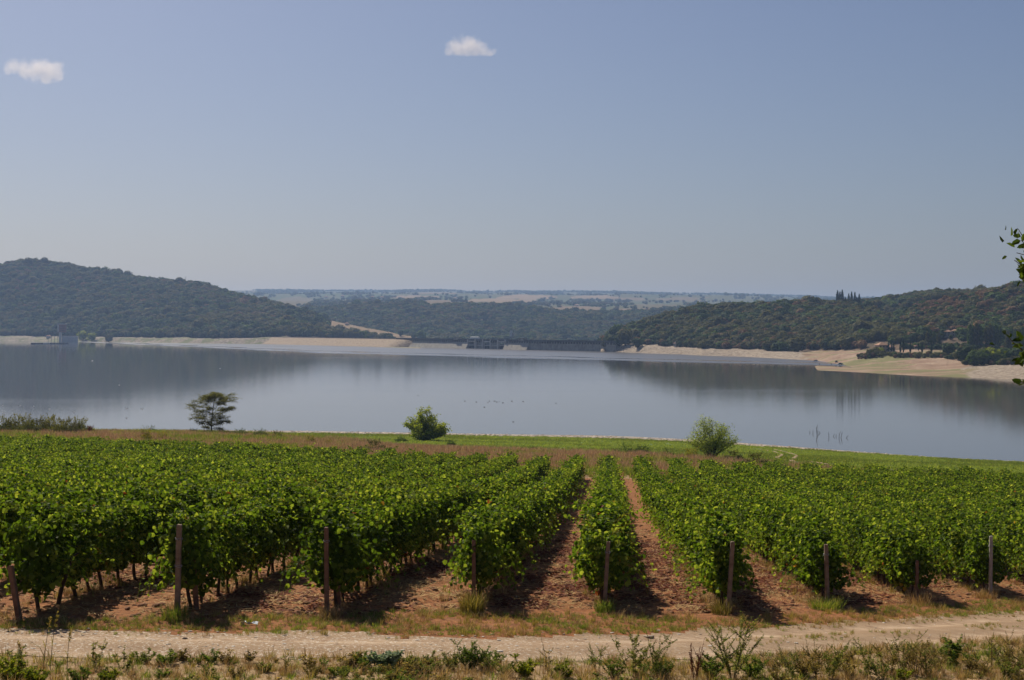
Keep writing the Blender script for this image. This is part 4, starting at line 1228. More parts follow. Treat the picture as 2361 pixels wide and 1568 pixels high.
def brown_L(vx, Y, z, seg):
    return sstep(0.48, 0.66, fbm(vx / 70., Y / 110., 95, 3)) * 0.40 * sstep(3.3, 3.9, seg)
wood_scatter('left_bank_wood', 'L', -420, 905, 1640, 2470, 6.4, 8.6, keep_L, brown_L, 'wooded hill rising on the left of the lake')
def keep_F(vx, Y, z, seg):
    cl = far_class(vx, Y, z)
    u = RNG.random(len(vx))
    n = fbm(vx / 45.0, Y / 300.0, 97, 3)
    slope = (cl < 0.1) & (seg < 4.3) & (seg > 0.2)
    plate = (seg >= 4.3) & (((cl < 0.1) & (u < 0.75)) | ((cl < 0.6) & (np.abs(fbm(vx / 26., Y / 200., 98, 2) - 0.5) < 0.03) & (u < 0.6)))
    return slope | (plate & (seg < 11.2))
wood_scatter('far_hill_wood', 'F', 470, 1640, 1900, 3700, 7.6, 8.6, keep_F, lambda vx, Y, z, seg: 0.05 + 0 * vx, 'hazy woods and hedges on the hills beyond the dam', zmin=-60)
def keep_F2(vx, Y, z, seg):
    cl = far_class(vx, Y, z); u = RNG.random(len(vx))
    return (seg > 7) & (seg < 13.2) & (((cl < 0.1) & (u < 0.55)) | ((cl < 0.6) & (np.abs(fbm(vx / 30., Y / 420., 99, 2) - 0.5) < 0.022) & (u < 0.6)))
wood_scatter('horizon_wood', 'F', 470, 2150, 3700, 7800, 17.0, 11.0, keep_F2, lambda vx, Y, z, seg: 0.03 + 0 * vx, 'thin bluish tree belts along the skyline', zmin=-60)

# single trees that stand apart on the far banks
def spindle(seed, n, w, size, base=0.05, shape=0.75):
    g = np.random.default_rng(seed)
    f = g.random(n); a = g.random(n) * 6.283
    prof = np.minimum(1, f / 0.22) ** 0.6 * (1 - f ** 3) ** shape
    r = w * 0.5 * prof * (0.7 + 0.45 * g.random(n)) * (1 + 0.25 * (vnoise(f * 9, a * 1.5, seed) - 0.5))
    c = np.stack([r * np.cos(a), r * np.sin(a), base + (1 - base) * f], -1)
    o = np.stack([np.cos(a), np.sin(a), 0.3 + 0 * a], -1)
    mb = MB()
    leaves(mb, c, o + rdir(n, g) * 0.5, rdir(n, g) * 0.5 + np.array([0, 0, 1.0]), size * (0.7 + 0.6 * g.random(n)), g.random(n), wide=0.6, simple=True)
    tr = MB(); tr.tube([(0, 0, -0.06), (0, 0, 0.3), (0, 0, 0.8)], [0.022, 0.016, 0.004], 6)
    return tr, mb
def round_src(seed, n=420, size=0.15):
    tr = MB(); tr.tube([(0, 0, -0.06), (0.01, 0, 0.2), (0, 0.01, 0.5)], [0.04, 0.03, 0.012], 6)
    g = np.random.default_rng(seed)
    for k in range(5):
        a = k * 1.3 + g.random()
        tr.tube([(0, 0, 0.2 + 0.05 * k), (0.15 * math.cos(a), 0.15 * math.sin(a), 0.45 + 0.05 * k), (0.3 * math.cos(a), 0.3 * math.sin(a), 0.62 + 0.04 * k)], [0.018, 0.012, 0.004], 5)
    return tr, crown(seed, n, size, 0.48, 0.45, 0.54, 0.28)
TS = {}
def single(kind):
    if kind not in TS:
        if kind == 'cypress': a, b = spindle(21, 420, 0.20, 0.085, 0.03, 0.8); lm = 'leaf_cypress'
        elif kind == 'cypress_b': a, b = spindle(22, 420, 0.26, 0.09, 0.03, 0.9); lm = 'leaf_cypress'
        elif kind == 'poplar': a, b = spindle(23, 420, 0.30, 0.10, 0.06, 0.55); lm = 'leaf_olive'
        elif kind == 'poplar_b': a, b = spindle(24, 380, 0.26, 0.10, 0.06, 0.6); lm = 'leaf_mid'
        elif kind == 'round_dark': a, b = round_src(31); lm = 'leaf_dark'
        elif kind == 'round_mid': a, b = round_src(32); lm = 'leaf_mid'
        elif kind == 'round_olive': a, b = round_src(33); lm = 'leaf_olive'
        else: a, b = round_src(34); lm = 'leaf_lush'
        TS[kind] = (a.mesh('trunk', M['bark'], True), b.mesh('crown', M[lm]))
    return TS[kind]
def far_tree(name, which, vx, vyb, hpx, kind, label, group, d0, d1, wk=1.0):
    p = ray_land(which, vx, vyb, d0, d1)
    hh = hpx * p[1] / F
    r = thing(name, p, label, 'tree', group, random.random() * 6.28, (hh * wk, hh * wk, hh))
    t_, c_ = single(kind)
    link('trunk', t_, r); link('crown', c_, r)
    return r

ORD = ['first', 'second', 'third', 'fourth', 'fifth', 'sixth', 'seventh', 'eighth', 'ninth', 'tenth', 'eleventh', 'twelfth']
for k, (vx, hp) in enumerate([(1931, 31), (1936.5, 28), (1942, 32), (1949, 17), (1957, 24), (1963.5, 28), (1971, 29), (1976, 20), (1981, 28)]):
    far_tree('cypress_tree', 'R', vx, 702, hp, 'cypress_b', '%s dark cypress from the left in the ridge-top clump on the right hill' % ORD[k], 'cypresses on the ridge', 1650, 1800, 0.9)
for k, (vx, vb, hp) in enumerate([(2024, 811, 14), (2048.5, 812, 24), (2056, 812, 22), (2060.5, 812, 22), (2076, 815, 28), (2083, 814, 30), (2099, 816, 26), (2117.5, 810, 18), (2126, 816, 26), (2148, 816, 27)]):
    far_tree('cypress_tree', 'R', vx, vb, hp, 'cypress', '%s slim cypress from the left beside the tile-roofed lakeside villa' % ORD[k], 'slim cypresses beside the villa', 900, 1350, 0.8)
for k, (vx, vb, hp) in enumerate([(2138, 800, 34), (2146, 800, 36), (2154, 800, 35), (2164, 799, 32), (2236, 803, 52), (2244, 803, 50), (2252, 803, 54), (2260, 802, 50), (2275, 802, 46), (2283, 801, 50), (2296, 802, 44), (2306, 802, 46), (2322, 806, 34), (2328, 806, 36), (2340, 806, 40), (2350, 806, 46), (2358, 806, 50)]):
    far_tree('poplar_tree', 'R', vx, vb, hp, random.choice(['poplar', 'poplar_b']), '%s columnar poplar from the left in the belt below the %s' % ((ORD + ['thirteenth', 'fourteenth', 'fifteenth', 'sixteenth', 'seventeenth'])[k], 'right hill'), 'poplars below the right hill', 900, 1400)
for (vx, vb, hp, kd, lab) in [
    (2186, 824, 34, 'round_dark', 'big dark round tree on the dry flat right of the villa cypresses'),
    (2228, 836, 42, 'round_dark', 'dark rounded tree left in the shore thicket at the right edge'),
    (2246, 843, 36, 'round_mid', 'green tree in front in the right shore thicket'),
    (2268, 842, 38, 'round_mid', 'bushy green tree in the middle of the right shore thicket'),
    (2290, 840, 40, 'round_lush', 'yellow-green tree in the right shore thicket'),
    (2312, 838, 36, 'round_mid', 'green tree right of the yellow-green one in the shore thicket'),
    (2338, 834, 32, 'round_dark', 'dark bush by the right edge above the pale rocky bank'),
    (2358, 834, 36, 'round_dark', 'dark tree cut by the right edge above the rocky bank'),
    (2006, 824, 20, 'round_olive', 'olive-grey bush left of the lakeside villa'),
    (1990, 826, 12, 'round_olive', 'low bush at the left end of the villa terrace'),
    (2030, 820, 20, 'round_lush', 'bright bush in front of the lakeside villa'),
    (2064, 824, 13, 'round_mid', 'low round bush right of the villa front'),
    (2090, 825, 12, 'round_dark', 'low dark bush on the bank below the cypresses'),
    (2141, 823, 12, 'round_dark', 'small dark bush at the last slim cypress'),
    (2193, 784, 12, 'round_dark', 'dark tree in front of the pale hillside house'),
    (2176, 777, 20, 'round_dark', 'dark tree left of the pale hillside house'),
    (2212, 777, 22, 'round_mid', 'green tree right of the pale hillside house'),
    (1441, 797, 40, 'round_olive', 'tall tree at the tip of the right headland by the dam'),
    (1428, 799, 24, 'round_dark', 'dark tree right beside the end of the dam'),
    (1394, 801, 14, 'round_olive', 'small tree just behind the right end of the dam'),
    (1470, 803, 24, 'round_dark', 'dark tree on the pale rock of the right headland'),
    (1890, 700, 12, 'round_mid', 'round tree on the ridge left of the cypress clump'),
    (1992, 699, 14, 'round_olive', 'round tree on the ridge just right of the cypress clump'),
    (2042, 703, 20, 'round_lush', 'pale green tree on the ridge right of the cypress clump'),
    (2090, 702, 18, 'round_dark', 'small tree standing up from the saddle of the right ridge')]:
    far_tree('bank_tree', 'R', vx, vb, hp, kd, lab, 'single trees of the right bank', 820, 1990 if vb < 710 else 1760)
for (vx, vb, hp, kd, lab) in [
    (886, 779, 12, 'round_mid', 'bush at the right end of the wood by the tan field'),
    (900, 781, 13, 'round_dark', 'dark tree beside the tan slope above the dam'),
    (923, 775, 13, 'round_dark', 'round dark tree low on the tan slope'),
    (955, 782, 14, 'round_dark', 'tree left of the pair where the tan slope ends'),
    (971, 785, 24, 'round_mid', 'taller tree of the pair where the tan slope ends'),
    (966, 788, 14, 'round_dark', 'dark bush at the foot of the pair on the tan slope'),
    (747, 742, 22, 'round_mid', 'lone tree standing up on the shoulder of the left hill'),
    (812, 775, 20, 'round_dark', 'dark tree above the left end of the dam'),
    (190, 787, 24, 'round_lush', 'pale green tree behind the intake tower'),
    (212, 788, 22, 'round_lush', 'bright green tree right of the intake tower'),
    (252, 790, 20, 'round_olive', 'olive tree on the left shore, second right of the intake tower')]:
    far_tree('bank_tree', 'L', vx, vb, hp, kd, lab, 'single trees of the left bank', 2250, 3100)
g = np.random.default_rng(5)
V_ = [(1010 + 9.5 * k + g.normal() * 3, 796 + g.normal(), 16 + 8 * g.random()) for k in range(22)] + [(1000 + 20 * k, 790, 14) for k in range(5)]
pp = []
for vx, vb, hp in V_:
    p = ray_land('F', vx, vb, 2500, 3300); pp.append((p[0], p[1], p[2], hp * p[1] / F))
pp = np.array(pp)
scatter('valley_wood', pp[:, :3], np.column_stack([pp[:, 3] * 1.3, pp[:, 3] * 1.3, pp[:, 3]]), RNG.random(len(pp)) * 6.28, RNG.integers(0, 6, len(pp)), WOOD, 'trees of the valley floor showing over the dam crest', 'woodland')

# ------------------------------------------------------------------ the dam
t = NT('concrete_old')
pv = t.obj()
n1 = t.noise(0.25, 5, 0.6, pv); n2 = t.noise(0.6, 5, 0.7, t.scalev(pv, (1.0, 1.0, 0.12)))
c = t.ramp(n1, [(0.3, (0.28, 0.255, 0.22)), (0.7, (0.44, 0.41, 0.355))])
c = t.mix(t.ramp(n2, [(0.5, (0,)), (0.68, (0.6,))]), c, (0.13, 0.12, 0.105))
t.surf(c, 0.9, bump=n2, bs=0.3, bd=0.2)
M['concrete'] = t.m
M['concrete_pale'] = mat_plain('concrete_pale', (0.56, 0.53, 0.48), (0.70, 0.66, 0.60), 0.4, 0.9, 0.2)
M['concrete_dark'] = mat_plain('concrete_dark', (0.065, 0.065, 0.066), (0.13, 0.128, 0.12), 0.4, 0.9, 0.2)
M['dark_steel'] = mat_plain('dark_steel', (0.04, 0.042, 0.045), (0.075, 0.08, 0.085), 0.5, 0.6, 0.1)
t = NT('riprap')
pv = t.obj()
vo = t.n('ShaderNodeTexVoronoi', Scale=0.55); t.l(pv, vo.inputs['Vector'])
c = t.ramp(t.noise(0.9, 5, 0.7, pv), [(0.3, (0.22, 0.165, 0.115)), (0.5, (0.36, 0.28, 0.20)), (0.72, (0.50, 0.41, 0.31))])
c = t.mix(t.ramp(vo.outputs['Distance'], [(0.55, (0,)), (0.9, (0.6,))]), c, (0.16, 0.12, 0.085))
t.surf(c, 0.95, bump=vo.outputs['Distance'], bs=0.7, bd=1.2, spec=0.1)
M['riprap'] = t.m
M['verge_rock'] = mat_plain('verge_rock', (0.17, 0.15, 0.12), (0.34, 0.29, 0.24), 0.8, 0.95, 0.6, 0.4)

def dam_s(vx):
    k = (vx - CX) / F
    return (k * DAM0[1] - DAM0[0]) / (DU[0] - k * DU[1])
dam = thing('dam', (DAM0[0], DAM0[1], 0), 'long low dam of pale embankment and concrete with three spillway gates across the lake', 'dam', None, math.atan2(DU[1], DU[0]))
CZ = zrow(779.5, DAM0[1] * 0.92)      # crest height above the lake
sE = dam_s(945)
# embankment slope facing the lake (local -y)
nx_, ny_ = 160, 12
xs = np.linspace(-30, sE + 14, nx_); fs = np.linspace(0, 1, ny_)
XX, FF = np.meshgrid(xs, fs, indexing='ij')
end_t = sstep(sE + 14, sE - 26, XX)
YY = -3.0 - FF * (CZ + 3.0) * (0.35 + 1.75 * end_t)
ZZ = CZ - 0.4 - FF * (CZ + 3.0) + (fbm(XX / 2.2, FF * 14, 7, 3) - 0.5) * 0.9 * np.sin(FF * math.pi)
mb = MB(); idx = np.arange(nx_ * ny_).reshape(nx_, ny_)
mb.add(np.stack([XX, YY, ZZ], -1).reshape(-1, 3), np.stack([idx[:-1, :-1], idx[:-1, 1:], idx[1:, 1:], idx[1:, :-1]], -1).reshape(-1, 4))
emb = mb.build('embankment', M['riprap'], dam, True); emb['label'] = 'pale stone-faced embankment slope'
mb = MB(); mb.box((sE / 2 - 10, 2.0, CZ - 0.6), (sE + 60, 10, 0.8)); mb.box((sE / 2 - 10, 9, CZ - 5), (sE + 60, 12, 8), taper=0.8); mb.build('crest_road', M['verge_rock'], dam)
mb = MB(); mb.box((sE / 2 - 14, -2.6, CZ + 0.1), (sE + 30, 0.5, 1.0)); mb.build('parapet', M['verge_rock'], dam)
# concrete monoliths, each a block with its own joint
s0, s1 = sE - 30, DLEN + 14
gx = [dam_s(v) for v in (1084.2, 1101.6, 1118.7, 1136.7, 1153.7, 1170.8)]
k = 0; s = s0
while s < s1:
    e = min(s + 16, s1)
    if not (s > gx[0] - 10 and e < gx[5] + 12):
        off = (-0.06, 0.04, -0.03, 0.05)[k % 4]
        mb = MB(); L_ = e - s - 0.12
        y0 = -2.0 + off
        bt = 7.5 if (s + e) / 2 < gx[5] + 48 else 1.2
        v = [(s, y0, CZ - 0.9), (s + L_, y0, CZ - 0.9), (s + L_, y0 - bt, -4), (s, y0 - bt, -4), (s, 3.5, CZ - 0.9), (s + L_, 3.5, CZ - 0.9), (s + L_, 9, -4), (s, 9, -4)]
        mb.add(v, [[0, 3, 2, 1], [0, 1, 5, 4], [4, 5, 6, 7], [0, 4, 7, 3], [1, 2, 6, 5], [3, 7, 6, 2]])
        mb.build('concrete_block', M['concrete'], dam)
    s = e; k += 1
mb = MB(); mb.box(((s0 + s1) / 2, 0.3, CZ - 0.35), (s1 - s0, 7.6, 1.05)); deck = mb.build('crest_deck', M['concrete_dark'], dam)
mb = MB()
for q in np.arange(s0 + 40, s1, 5.0): mb.box((q, -3.0, CZ - 1.75), (1.0, 1.5, 1.9))
mb.build('deck_bracket', M['concrete_dark'], dam)
mb = MB(); mb.box(((s0 + s1) / 2, -3.25, CZ + 0.78), (s1 - s0, 0.25, 1.3)); mb.build('deck_parapet', M['concrete_dark'], dam)
# spillway: six piers, gates between the pairs, sill blocks
for q in gx:
    mb = MB(); mb.box((q, -2.6, (CZ + 0.7 - 4) / 2), (1.4, 3.2, CZ + 0.7 + 4)); mb.build('pier', M['concrete_pale'], dam)
for j, (a_, b_) in enumerate(zip(gx[:-1], gx[1:])):
    cx_, ww = (a_ + b_) / 2, b_ - a_ - 2.3
    if j % 2 == 0:
        mb = MB(); mb.box((cx_, -1.0, (CZ * 0.55 - 4) / 2), (ww, 0.8, CZ * 0.55 + 4)); gt = mb.build('gate', M['dark_steel'], dam)
        mb = MB(); mb.box((cx_, -3.2, CZ - 1.6), (ww, 1.2, 0.9)); mb.build('beam', M['concrete_pale'], gt)
        mb = MB(); mb.box((cx_, -3.0, CZ * 0.42), (ww, 0.9, 0.7)); mb.build('beam', M['concrete_pale'], gt)
    else:
        mb = MB(); mb.box((cx_, -0.6, (CZ - 1 - 4) / 2), (ww, 1.6, CZ - 1 + 4)); mb.build('sill_wall', M['concrete'], dam)
        mb = MB(); mb.box((cx_, -3.0, CZ * 0.38), (ww, 0.9, 0.7)); mb.build('beam', M['concrete_pale'], dam)
for vx, ww in ((1057, 13), (1207, 15)):
    q = dam_s(vx); mb = MB(); mb.box((q, -1.2, CZ + 1.3), (ww * 0.8, 5, 2.8)); hs = mb.build('control_house', M['concrete'], dam)
    mb = MB(); mb.box((q, -1.2, CZ + 2.9), (ww * 0.8 + 1, 6, 0.4)); mb.build('roof', M['dark_steel'], hs)
    mb = MB(); mb.box((q - 2, -3.74, CZ + 1.4), (1.6, 0.12, 1.2)); mb.build('window', M['dark_steel'], hs)

# ------------------------------------------------------------------ buildings
M['brick'] = mat_plain('brick', (0.26, 0.12, 0.085), (0.38, 0.19, 0.135), 0.6, 0.9, 0.2)
M['plaster'] = mat_plain('plaster', (0.44, 0.36, 0.28), (0.56, 0.47, 0.38), 0.5, 0.9, 0.1)
M['plaster_grey'] = mat_plain('plaster_grey', (0.27, 0.22, 0.18), (0.36, 0.30, 0.25), 0.5, 0.9, 0.1)
M['white_wall'] = mat_plain('white_wall', (0.66, 0.63, 0.58), (0.78, 0.75, 0.70), 0.5, 0.9, 0.05)
M['roof_tile'] = mat_plain('roof_tile', (0.30, 0.16, 0.10), (0.46, 0.28, 0.18), 1.2, 0.9, 0.3)
M['glass_dark'] = mat_plain('glass_dark', (0.02, 0.022, 0.025), (0.035, 0.04, 0.045), 2, 0.25, 0.0)
M['pale_metal'] = mat_plain('pale_metal', (0.5, 0.5, 0.48), (0.62, 0.62, 0.6), 1, 0.5, 0.0)

def hip_roof(mb, cx, cy, z, lx, ly, h, over=0.6, hip=True):
    a, b = lx / 2 + over, ly / 2 + over
    r = max(0.2, (lx - ly) / 2) if hip else a
    v = [(cx - a, cy - b, z), (cx + a, cy - b, z), (cx + a, cy + b, z), (cx - a, cy + b, z), (cx - r, cy, z + h), (cx + r, cy, z + h),
         (cx - a, cy - b, z - 0.2), (cx + a, cy - b, z - 0.2), (cx + a, cy + b, z - 0.2), (cx - a, cy + b, z - 0.2)]
    mb.add(v, [[0, 1, 5, 4], [2, 3, 4, 5], [6, 9, 8, 7], [6, 7, 1, 0], [7, 8, 2, 1], [8, 9, 3, 2], [9, 6, 0, 3]], [[1, 2, 5], [3, 0, 4]])
def house(name, loc, rz, label, blocks, wallm, cat='house', roofm='roof_tile'):
    """blocks: (cx, cy, lx, ly, wall height, roof height, storeys, windows per storey)"""
    r = thing(name, loc, label, cat, None, rz)
    for (cx, cy, lx, ly, hw, hr, st, nw) in blocks:
        mb = MB(); mb.box((cx, cy, hw / 2 - 0.75), (lx, ly, hw + 1.5)); wl_ = mb.build('wall', M[wallm], r)
        mb = MB(); hip_roof(mb, cx, cy, hw + 0.2, lx, ly, hr); rf = mb.build('roof', M[roofm], r)
        mb = MB(); mb.box((cx + lx * 0.2, cy + ly * 0.1, hw + hr * 0.9), (0.7, 0.7, 1.6)); mb.build('chimney', M[wallm], rf)
        for q in range(st):
            zz_ = hw * (q + 0.55) / st
            for w in range(nw):
                xx = cx - lx / 2 + lx * (w + 0.5) / nw
                wb = MB(); wb.box((xx, cy - ly / 2 - 0.03, zz_), (0.9, 0.14, 1.3)); wd = wb.build('window', M['glass_dark'], wl_)
                wb = MB(); wb.box((xx, cy - ly / 2 - 0.10, zz_ - 0.75), (1.2, 0.25, 0.12)); wb.build('sill', M['concrete_pale'], wd)
        wb = MB(); wb.box((cx - lx / 2 - 0.03, cy, hw * 0.5), (0.14, 1.0, 1.4)); wb.build('window', M['glass_dark'], wl_)
    return r
pv_ = ray_land('R', 2033, 811, 900, 1350)
mpp = pv_[1] / F
house('lakeside_villa', pv_, 0.25, 'two-storey villa with red hipped tile roof among slim cypresses on the right shore',
      [(0, 0, 24 * mpp, 20 * mpp, 15 * mpp, 6.5 * mpp, 2, 3), (24.5 * mpp, 3 * mpp, 16 * mpp, 13 * mpp, 10 * mpp, 4 * mpp, 1, 2)], 'plaster_grey')
ph = ray_land('R', 2192, 776, 1000, 1550); mpp = ph[1] / F
house('hillside_house', ph, -0.35, 'pale stone house with tiled roof on the right hillside above the poplars',
      [(-8 * mpp, 0, 18 * mpp, 14 * mpp, 11 * mpp, 4 * mpp, 2, 2), (12 * mpp, 3 * mpp, 22 * mpp, 14 * mpp, 12.5 * mpp, 4 * mpp, 2, 2)], 'plaster')
for (vx, vy, w, h_, lab, wm) in [(1548, 746, 8, 7, 'small pale house high among trees on the right headland', 'plaster'),
                            (1639 - 83, 800, 5, 8, 'little white hut by the water on the right headland', 'white_wall'),
                            (2342, 777, 14, 7, 'pale house half hidden behind poplars near the right edge', 'plaster'),
                            (2112, 806, 8, 8, 'small ochre outbuilding behind the slim cypresses', 'plaster')]:
    p = ray_land('R', vx, vy, 900, 1760); mpp = p[1] / F
    house('small_house', p, random.uniform(-0.3, 0.3), lab, [(0, 0, w * mpp, w * 0.75 * mpp, h_ * mpp, 2.2 * mpp, 1, 2)], wm)
for (vx, vy, w, h_, lab, wm) in [(120, 772, 9, 9, 'small ochre house behind the intake tower on the left shore', 'plaster'),
                            (112, 779, 10, 4, 'low pale shed left of the intake tower', 'white_wall'),
                            (511, 740, 9, 4, 'white-roofed hut in the wood of the left hill', 'white_wall'),
                            (800, 750, 9, 4, 'small pale house near the right end of the left hill', 'plaster')]:
    p = ray_land('L', vx, vy, 2200, 3300); mpp = p[1] / F
    house('small_house', p, random.uniform(-0.3, 0.3), lab, [(0, 0, w * mpp, w * 0.8 * mpp, h_ * mpp, 2.2 * mpp, 1, 2)], wm)
FHL = ['far farmhouse at the left end of the plateau fields', 'pink farmhouse beside the left plateau woods', 'ochre farmhouse left of the pale plateau field',
       'second ochre farmhouse left of the pale plateau field', 'low farmhouse above the wooded slope on the left', 'farmhouse between orchard and stubble in mid plateau',
       'farmhouse at the right end of the stubble fields', 'hamlet house on the plateau right of the dam gates']
for (vx, vy, w, h_), lab in zip([(752, 688, 8, 5), (790, 687, 9, 6), (859, 688, 8, 5), (881, 690, 9, 6), (831, 704, 12, 5), (1050, 690, 8, 4), (1330, 706, 9, 4), (1292, 708, 8, 4)], FHL):
    p = ray_land('F', vx, vy, 3560, 9500); mpp = p[1] / F
    house('farmhouse', p, random.uniform(-0.5, 0.5), lab, [(0, 0, w * mpp, w * 0.7 * mpp, h_ * 0.8 * mpp, h_ * 0.35 * mpp, 1, 2)], 'plaster')
p = ray_land('F', 1235, 731, 3200, 4200); mpp = p[1] / F
house('white_hall', p, 0.1, 'long white hall on the brow of the far wooded slope', [(0, 0, 30 * mpp, 9 * mpp, 4 * mpp, 1.2 * mpp, 1, 5)], 'white_wall', 'building', 'pale_metal')
p = ray_land('F', 1095, 797, 2500, 3300); mpp = p[1] / F
house('white_shed', p, 0.0, 'long white shed behind the dam left of the tower block', [(0, 0, 22 * mpp, 8 * mpp, (797 - 777.5) * mpp, 0.8 * mpp, 1, 5)], 'white_wall', 'building', 'pale_metal')
p = ray_land('F', 1180, 797, 2500, 3300); mpp = p[1] / F
tb = thing('tower_block', p, 'pale slim concrete tower block rising behind the dam', 'building', None, -0.5)
hh = (797 - 763.5) * mpp
mb = MB(); mb.box((-1.6 * mpp, 0, hh / 2 - 1), (5 * mpp, 6 * mpp, hh + 2)); mb.build('tower_wall', M['white_wall'], tb)
mb = MB(); mb.box((3.0 * mpp, -0.5 * mpp, hh / 2 - 2), (3.6 * mpp, 5 * mpp, hh - 2 * mpp)); mb.build('side_wall', M['plaster_grey'], tb)
mb = MB(); mb.box((-1.6 * mpp, 0, hh + 0.4), (5.4 * mpp, 6.4 * mpp, 0.8)); mb.build('roof', M['concrete'], tb)
for q in range(6):
    mb = MB(); mb.box((-1.6 * mpp, -3.03 * mpp, hh * (0.3 + 0.11 * q)), (3.4 * mpp, 0.15, 0.9)); mb.build('window', M['glass_dark'], tb)

# intake tower on the left shore
p = P(139, 789, wl(789) * K); mpp = p[1] / F; p[2] = 0
it = thing('intake_tower', p, 'brick-topped intake tower on a pale concrete leg at the left lakeshore', 'tower', None, 0.22)
mb = MB(); mb.box((0, 0, 10 * mpp), (5 * mpp, 14 * mpp, 26 * mpp), taper=0.9); mb.build('concrete_leg', M['concrete_pale'], it)
mb = MB(); mb.box((3.5 * mpp, 0, (789 - 757) * mpp), (19 * mpp, 12 * mpp, 19 * mpp)); hd = mb.build('brick_head', M['brick'], it)
mb = MB(); mb.box((3.5 * mpp, 0, (789 - 747) * mpp), (21 * mpp, 14 * mpp, 1.4 * mpp)); mb.build('roof_slab', M['concrete_pale'], hd)
mb = MB(); mb.box((-4.4 * mpp, -6.05 * mpp, (789 - 757) * mpp), (2.8 * mpp, 0.3, 15 * mpp)); mb.build('pale_panel', M['concrete_pale'], hd)
for q in range(3):
    mb = MB(); mb.box((5 * mpp, -6.05 * mpp, (789 - 762 + 5 * q) * mpp), (10 * mpp, 0.3, 0.9 * mpp)); mb.build('louvre', M['dark_steel'], hd)
mb = MB(); mb.box((21 * mpp, 5 * mpp, 5 * mpp), (36 * mpp, 12 * mpp, 18 * mpp), taper=0.96); mb.build('concrete_bay', M['concrete_pale'], it)
mb = MB(); mb.box((-15 * mpp, 4 * mpp, 21 * mpp), (30 * mpp, 3 * mpp, 1.6 * mpp)); br = mb.build('footbridge', M['dark_steel'], it)
for q in range(4):
    mb = MB(); mb.box((-6 * mpp - q * 7 * mpp, 4 * mpp, 10 * mpp), (0.8 * mpp, 0.8 * mpp, 22 * mpp)); mb.build('bridge_pillar', M['dark_steel'], br)
p = P(115, 792.4, wl(792.4) * K)
pn = thing('floating_pontoon', (p[0], p[1], 0), 'dark floating pontoon boom in front of the intake tower', 'pontoon', None, 0.05)
for q in range(6):
    mb = MB(); mb.box(((q - 2.5) * 9.5, 0, 0.55), (9.0, 5.0, 1.5), taper=0.93); mb.build('float', M['dark_steel'] if q != 2 else M['pale_metal'], pn)
mb = MB(); mb.box((0, 0, 1.4), (56, 1.4, 0.3)); mb.build('walkway', M['pale_metal'], pn)
# mast on the left hill
p = ray_land('L', 428, 657, 3000, 3400)
ms = thing('radio_mast', p, 'thin radio mast on the skyline of the left hill', 'mast')
mb = MB(); mb.tube([(0, 0, -1), (0, 0, 20)], [0.6, 0.3], 5); mb.build('pole', M['pale_metal'], ms)
mb = MB(); mb.tube([(-1.6, 0, 17), (1.6, 0, 17)], 0.25, 4); mb.tube([(-1.2, 0, 14.5), (1.2, 0, 14.5)], 0.25, 4); mb.build('antenna', M['pale_metal'], ms)

# ------------------------------------------------------------------ cars, people and birds on the far shore
M['car_white'] = mat_plain('car_white', (0.75, 0.75, 0.74), (0.8, 0.8, 0.79), 2, 0.3, 0.0, spec=0.5)
M['car_dark'] = mat_plain('car_dark', (0.03, 0.035, 0.045), (0.05, 0.055, 0.065), 2, 0.3, 0.0, spec=0.5)
M['car_grey'] = mat_plain('car_grey', (0.12, 0.13, 0.15), (0.16, 0.17, 0.19), 2, 0.3, 0.0, spec=0.5)
M['tyre'] = mat_plain('tyre', (0.015, 0.015, 0.015), (0.03, 0.03, 0.03), 4, 0.9, 0.1)
M['lamp_glass'] = mat_plain('lamp_glass', (0.5, 0.5, 0.48), (0.6, 0.6, 0.58), 4, 0.2, 0.0)
def make_car(vx, vy, rz, matn, label, s=0.95):
    p = ray_land('R', vx, vy, 860, 1350)
    c = thing('parked_car', p, label, 'car', 'cars parked on the far shore', rz, s)
    prof = [(-2.1, 0.35), (-2.15, 0.75), (-1.95, 0.98), (0.9, 1.0), (1.95, 0.85), (2.15, 0.6), (2.1, 0.35)]
    mb = MB(); n_ = len(prof)
    V = [(x_, -0.86, z_) for x_, z_ in prof] + [(x_, 0.86, z_) for x_, z_ in prof]
    mb.add(V, [[i_, i_ + 1, n_ + i_ + 1, n_ + i_] for i_ in range(n_ - 1)] + [[n_ - 1, 0, n_, 2 * n_ - 1]], [[0, i_ + 1, i_] for i_ in range(1, n_ - 1)] + [[n_, n_ + i_, n_ + i_ + 1] for i_ in range(1, n_ - 1)])
    body = mb.build('body', M[matn], c)
    mb = MB(); v = [(-1.85, -0.8, 0.96), (1.0, -0.8, 0.98), (0.35, -0.64, 1.5), (-1.45, -0.64, 1.5), (-1.85, 0.8, 0.96), (1.0, 0.8, 0.98), (0.35, 0.64, 1.5), (-1.45, 0.64, 1.5)]
    mb.add(v, [[0, 1, 2, 3], [5, 4, 7, 6], [1, 5, 6, 2], [4, 0, 3, 7]]); mb.build('window_band', M['glass_dark'], c)
    mb = MB(); mb.box((-0.55, 0, 1.52), (1.9, 1.32, 0.07)); mb.build('roof', M[matn], c)
    for x_ in (-1.3, 1.35):
        for y_ in (-0.8, 0.8):
            mb = MB(); mb.tube([(x_, y_ - 0.1, 0.32), (x_, y_ + 0.1, 0.32)], 0.33, 12); wh = mb.build('wheel', M['tyre'], c)
            mb = MB(); mb.tube([(x_, y_ + (0.09 if y_ > 0 else -0.12), 0.32), (x_, y_ + (0.12 if y_ > 0 else -0.09), 0.32)], 0.19, 10); mb.build('rim', M['pale_metal'], wh)
    for y_ in (-0.62, 0.62):
        mb = MB(); mb.box((2.1, y_, 0.68), (0.12, 0.34, 0.16)); mb.build('headlight', M['lamp_glass'], c)
    return c
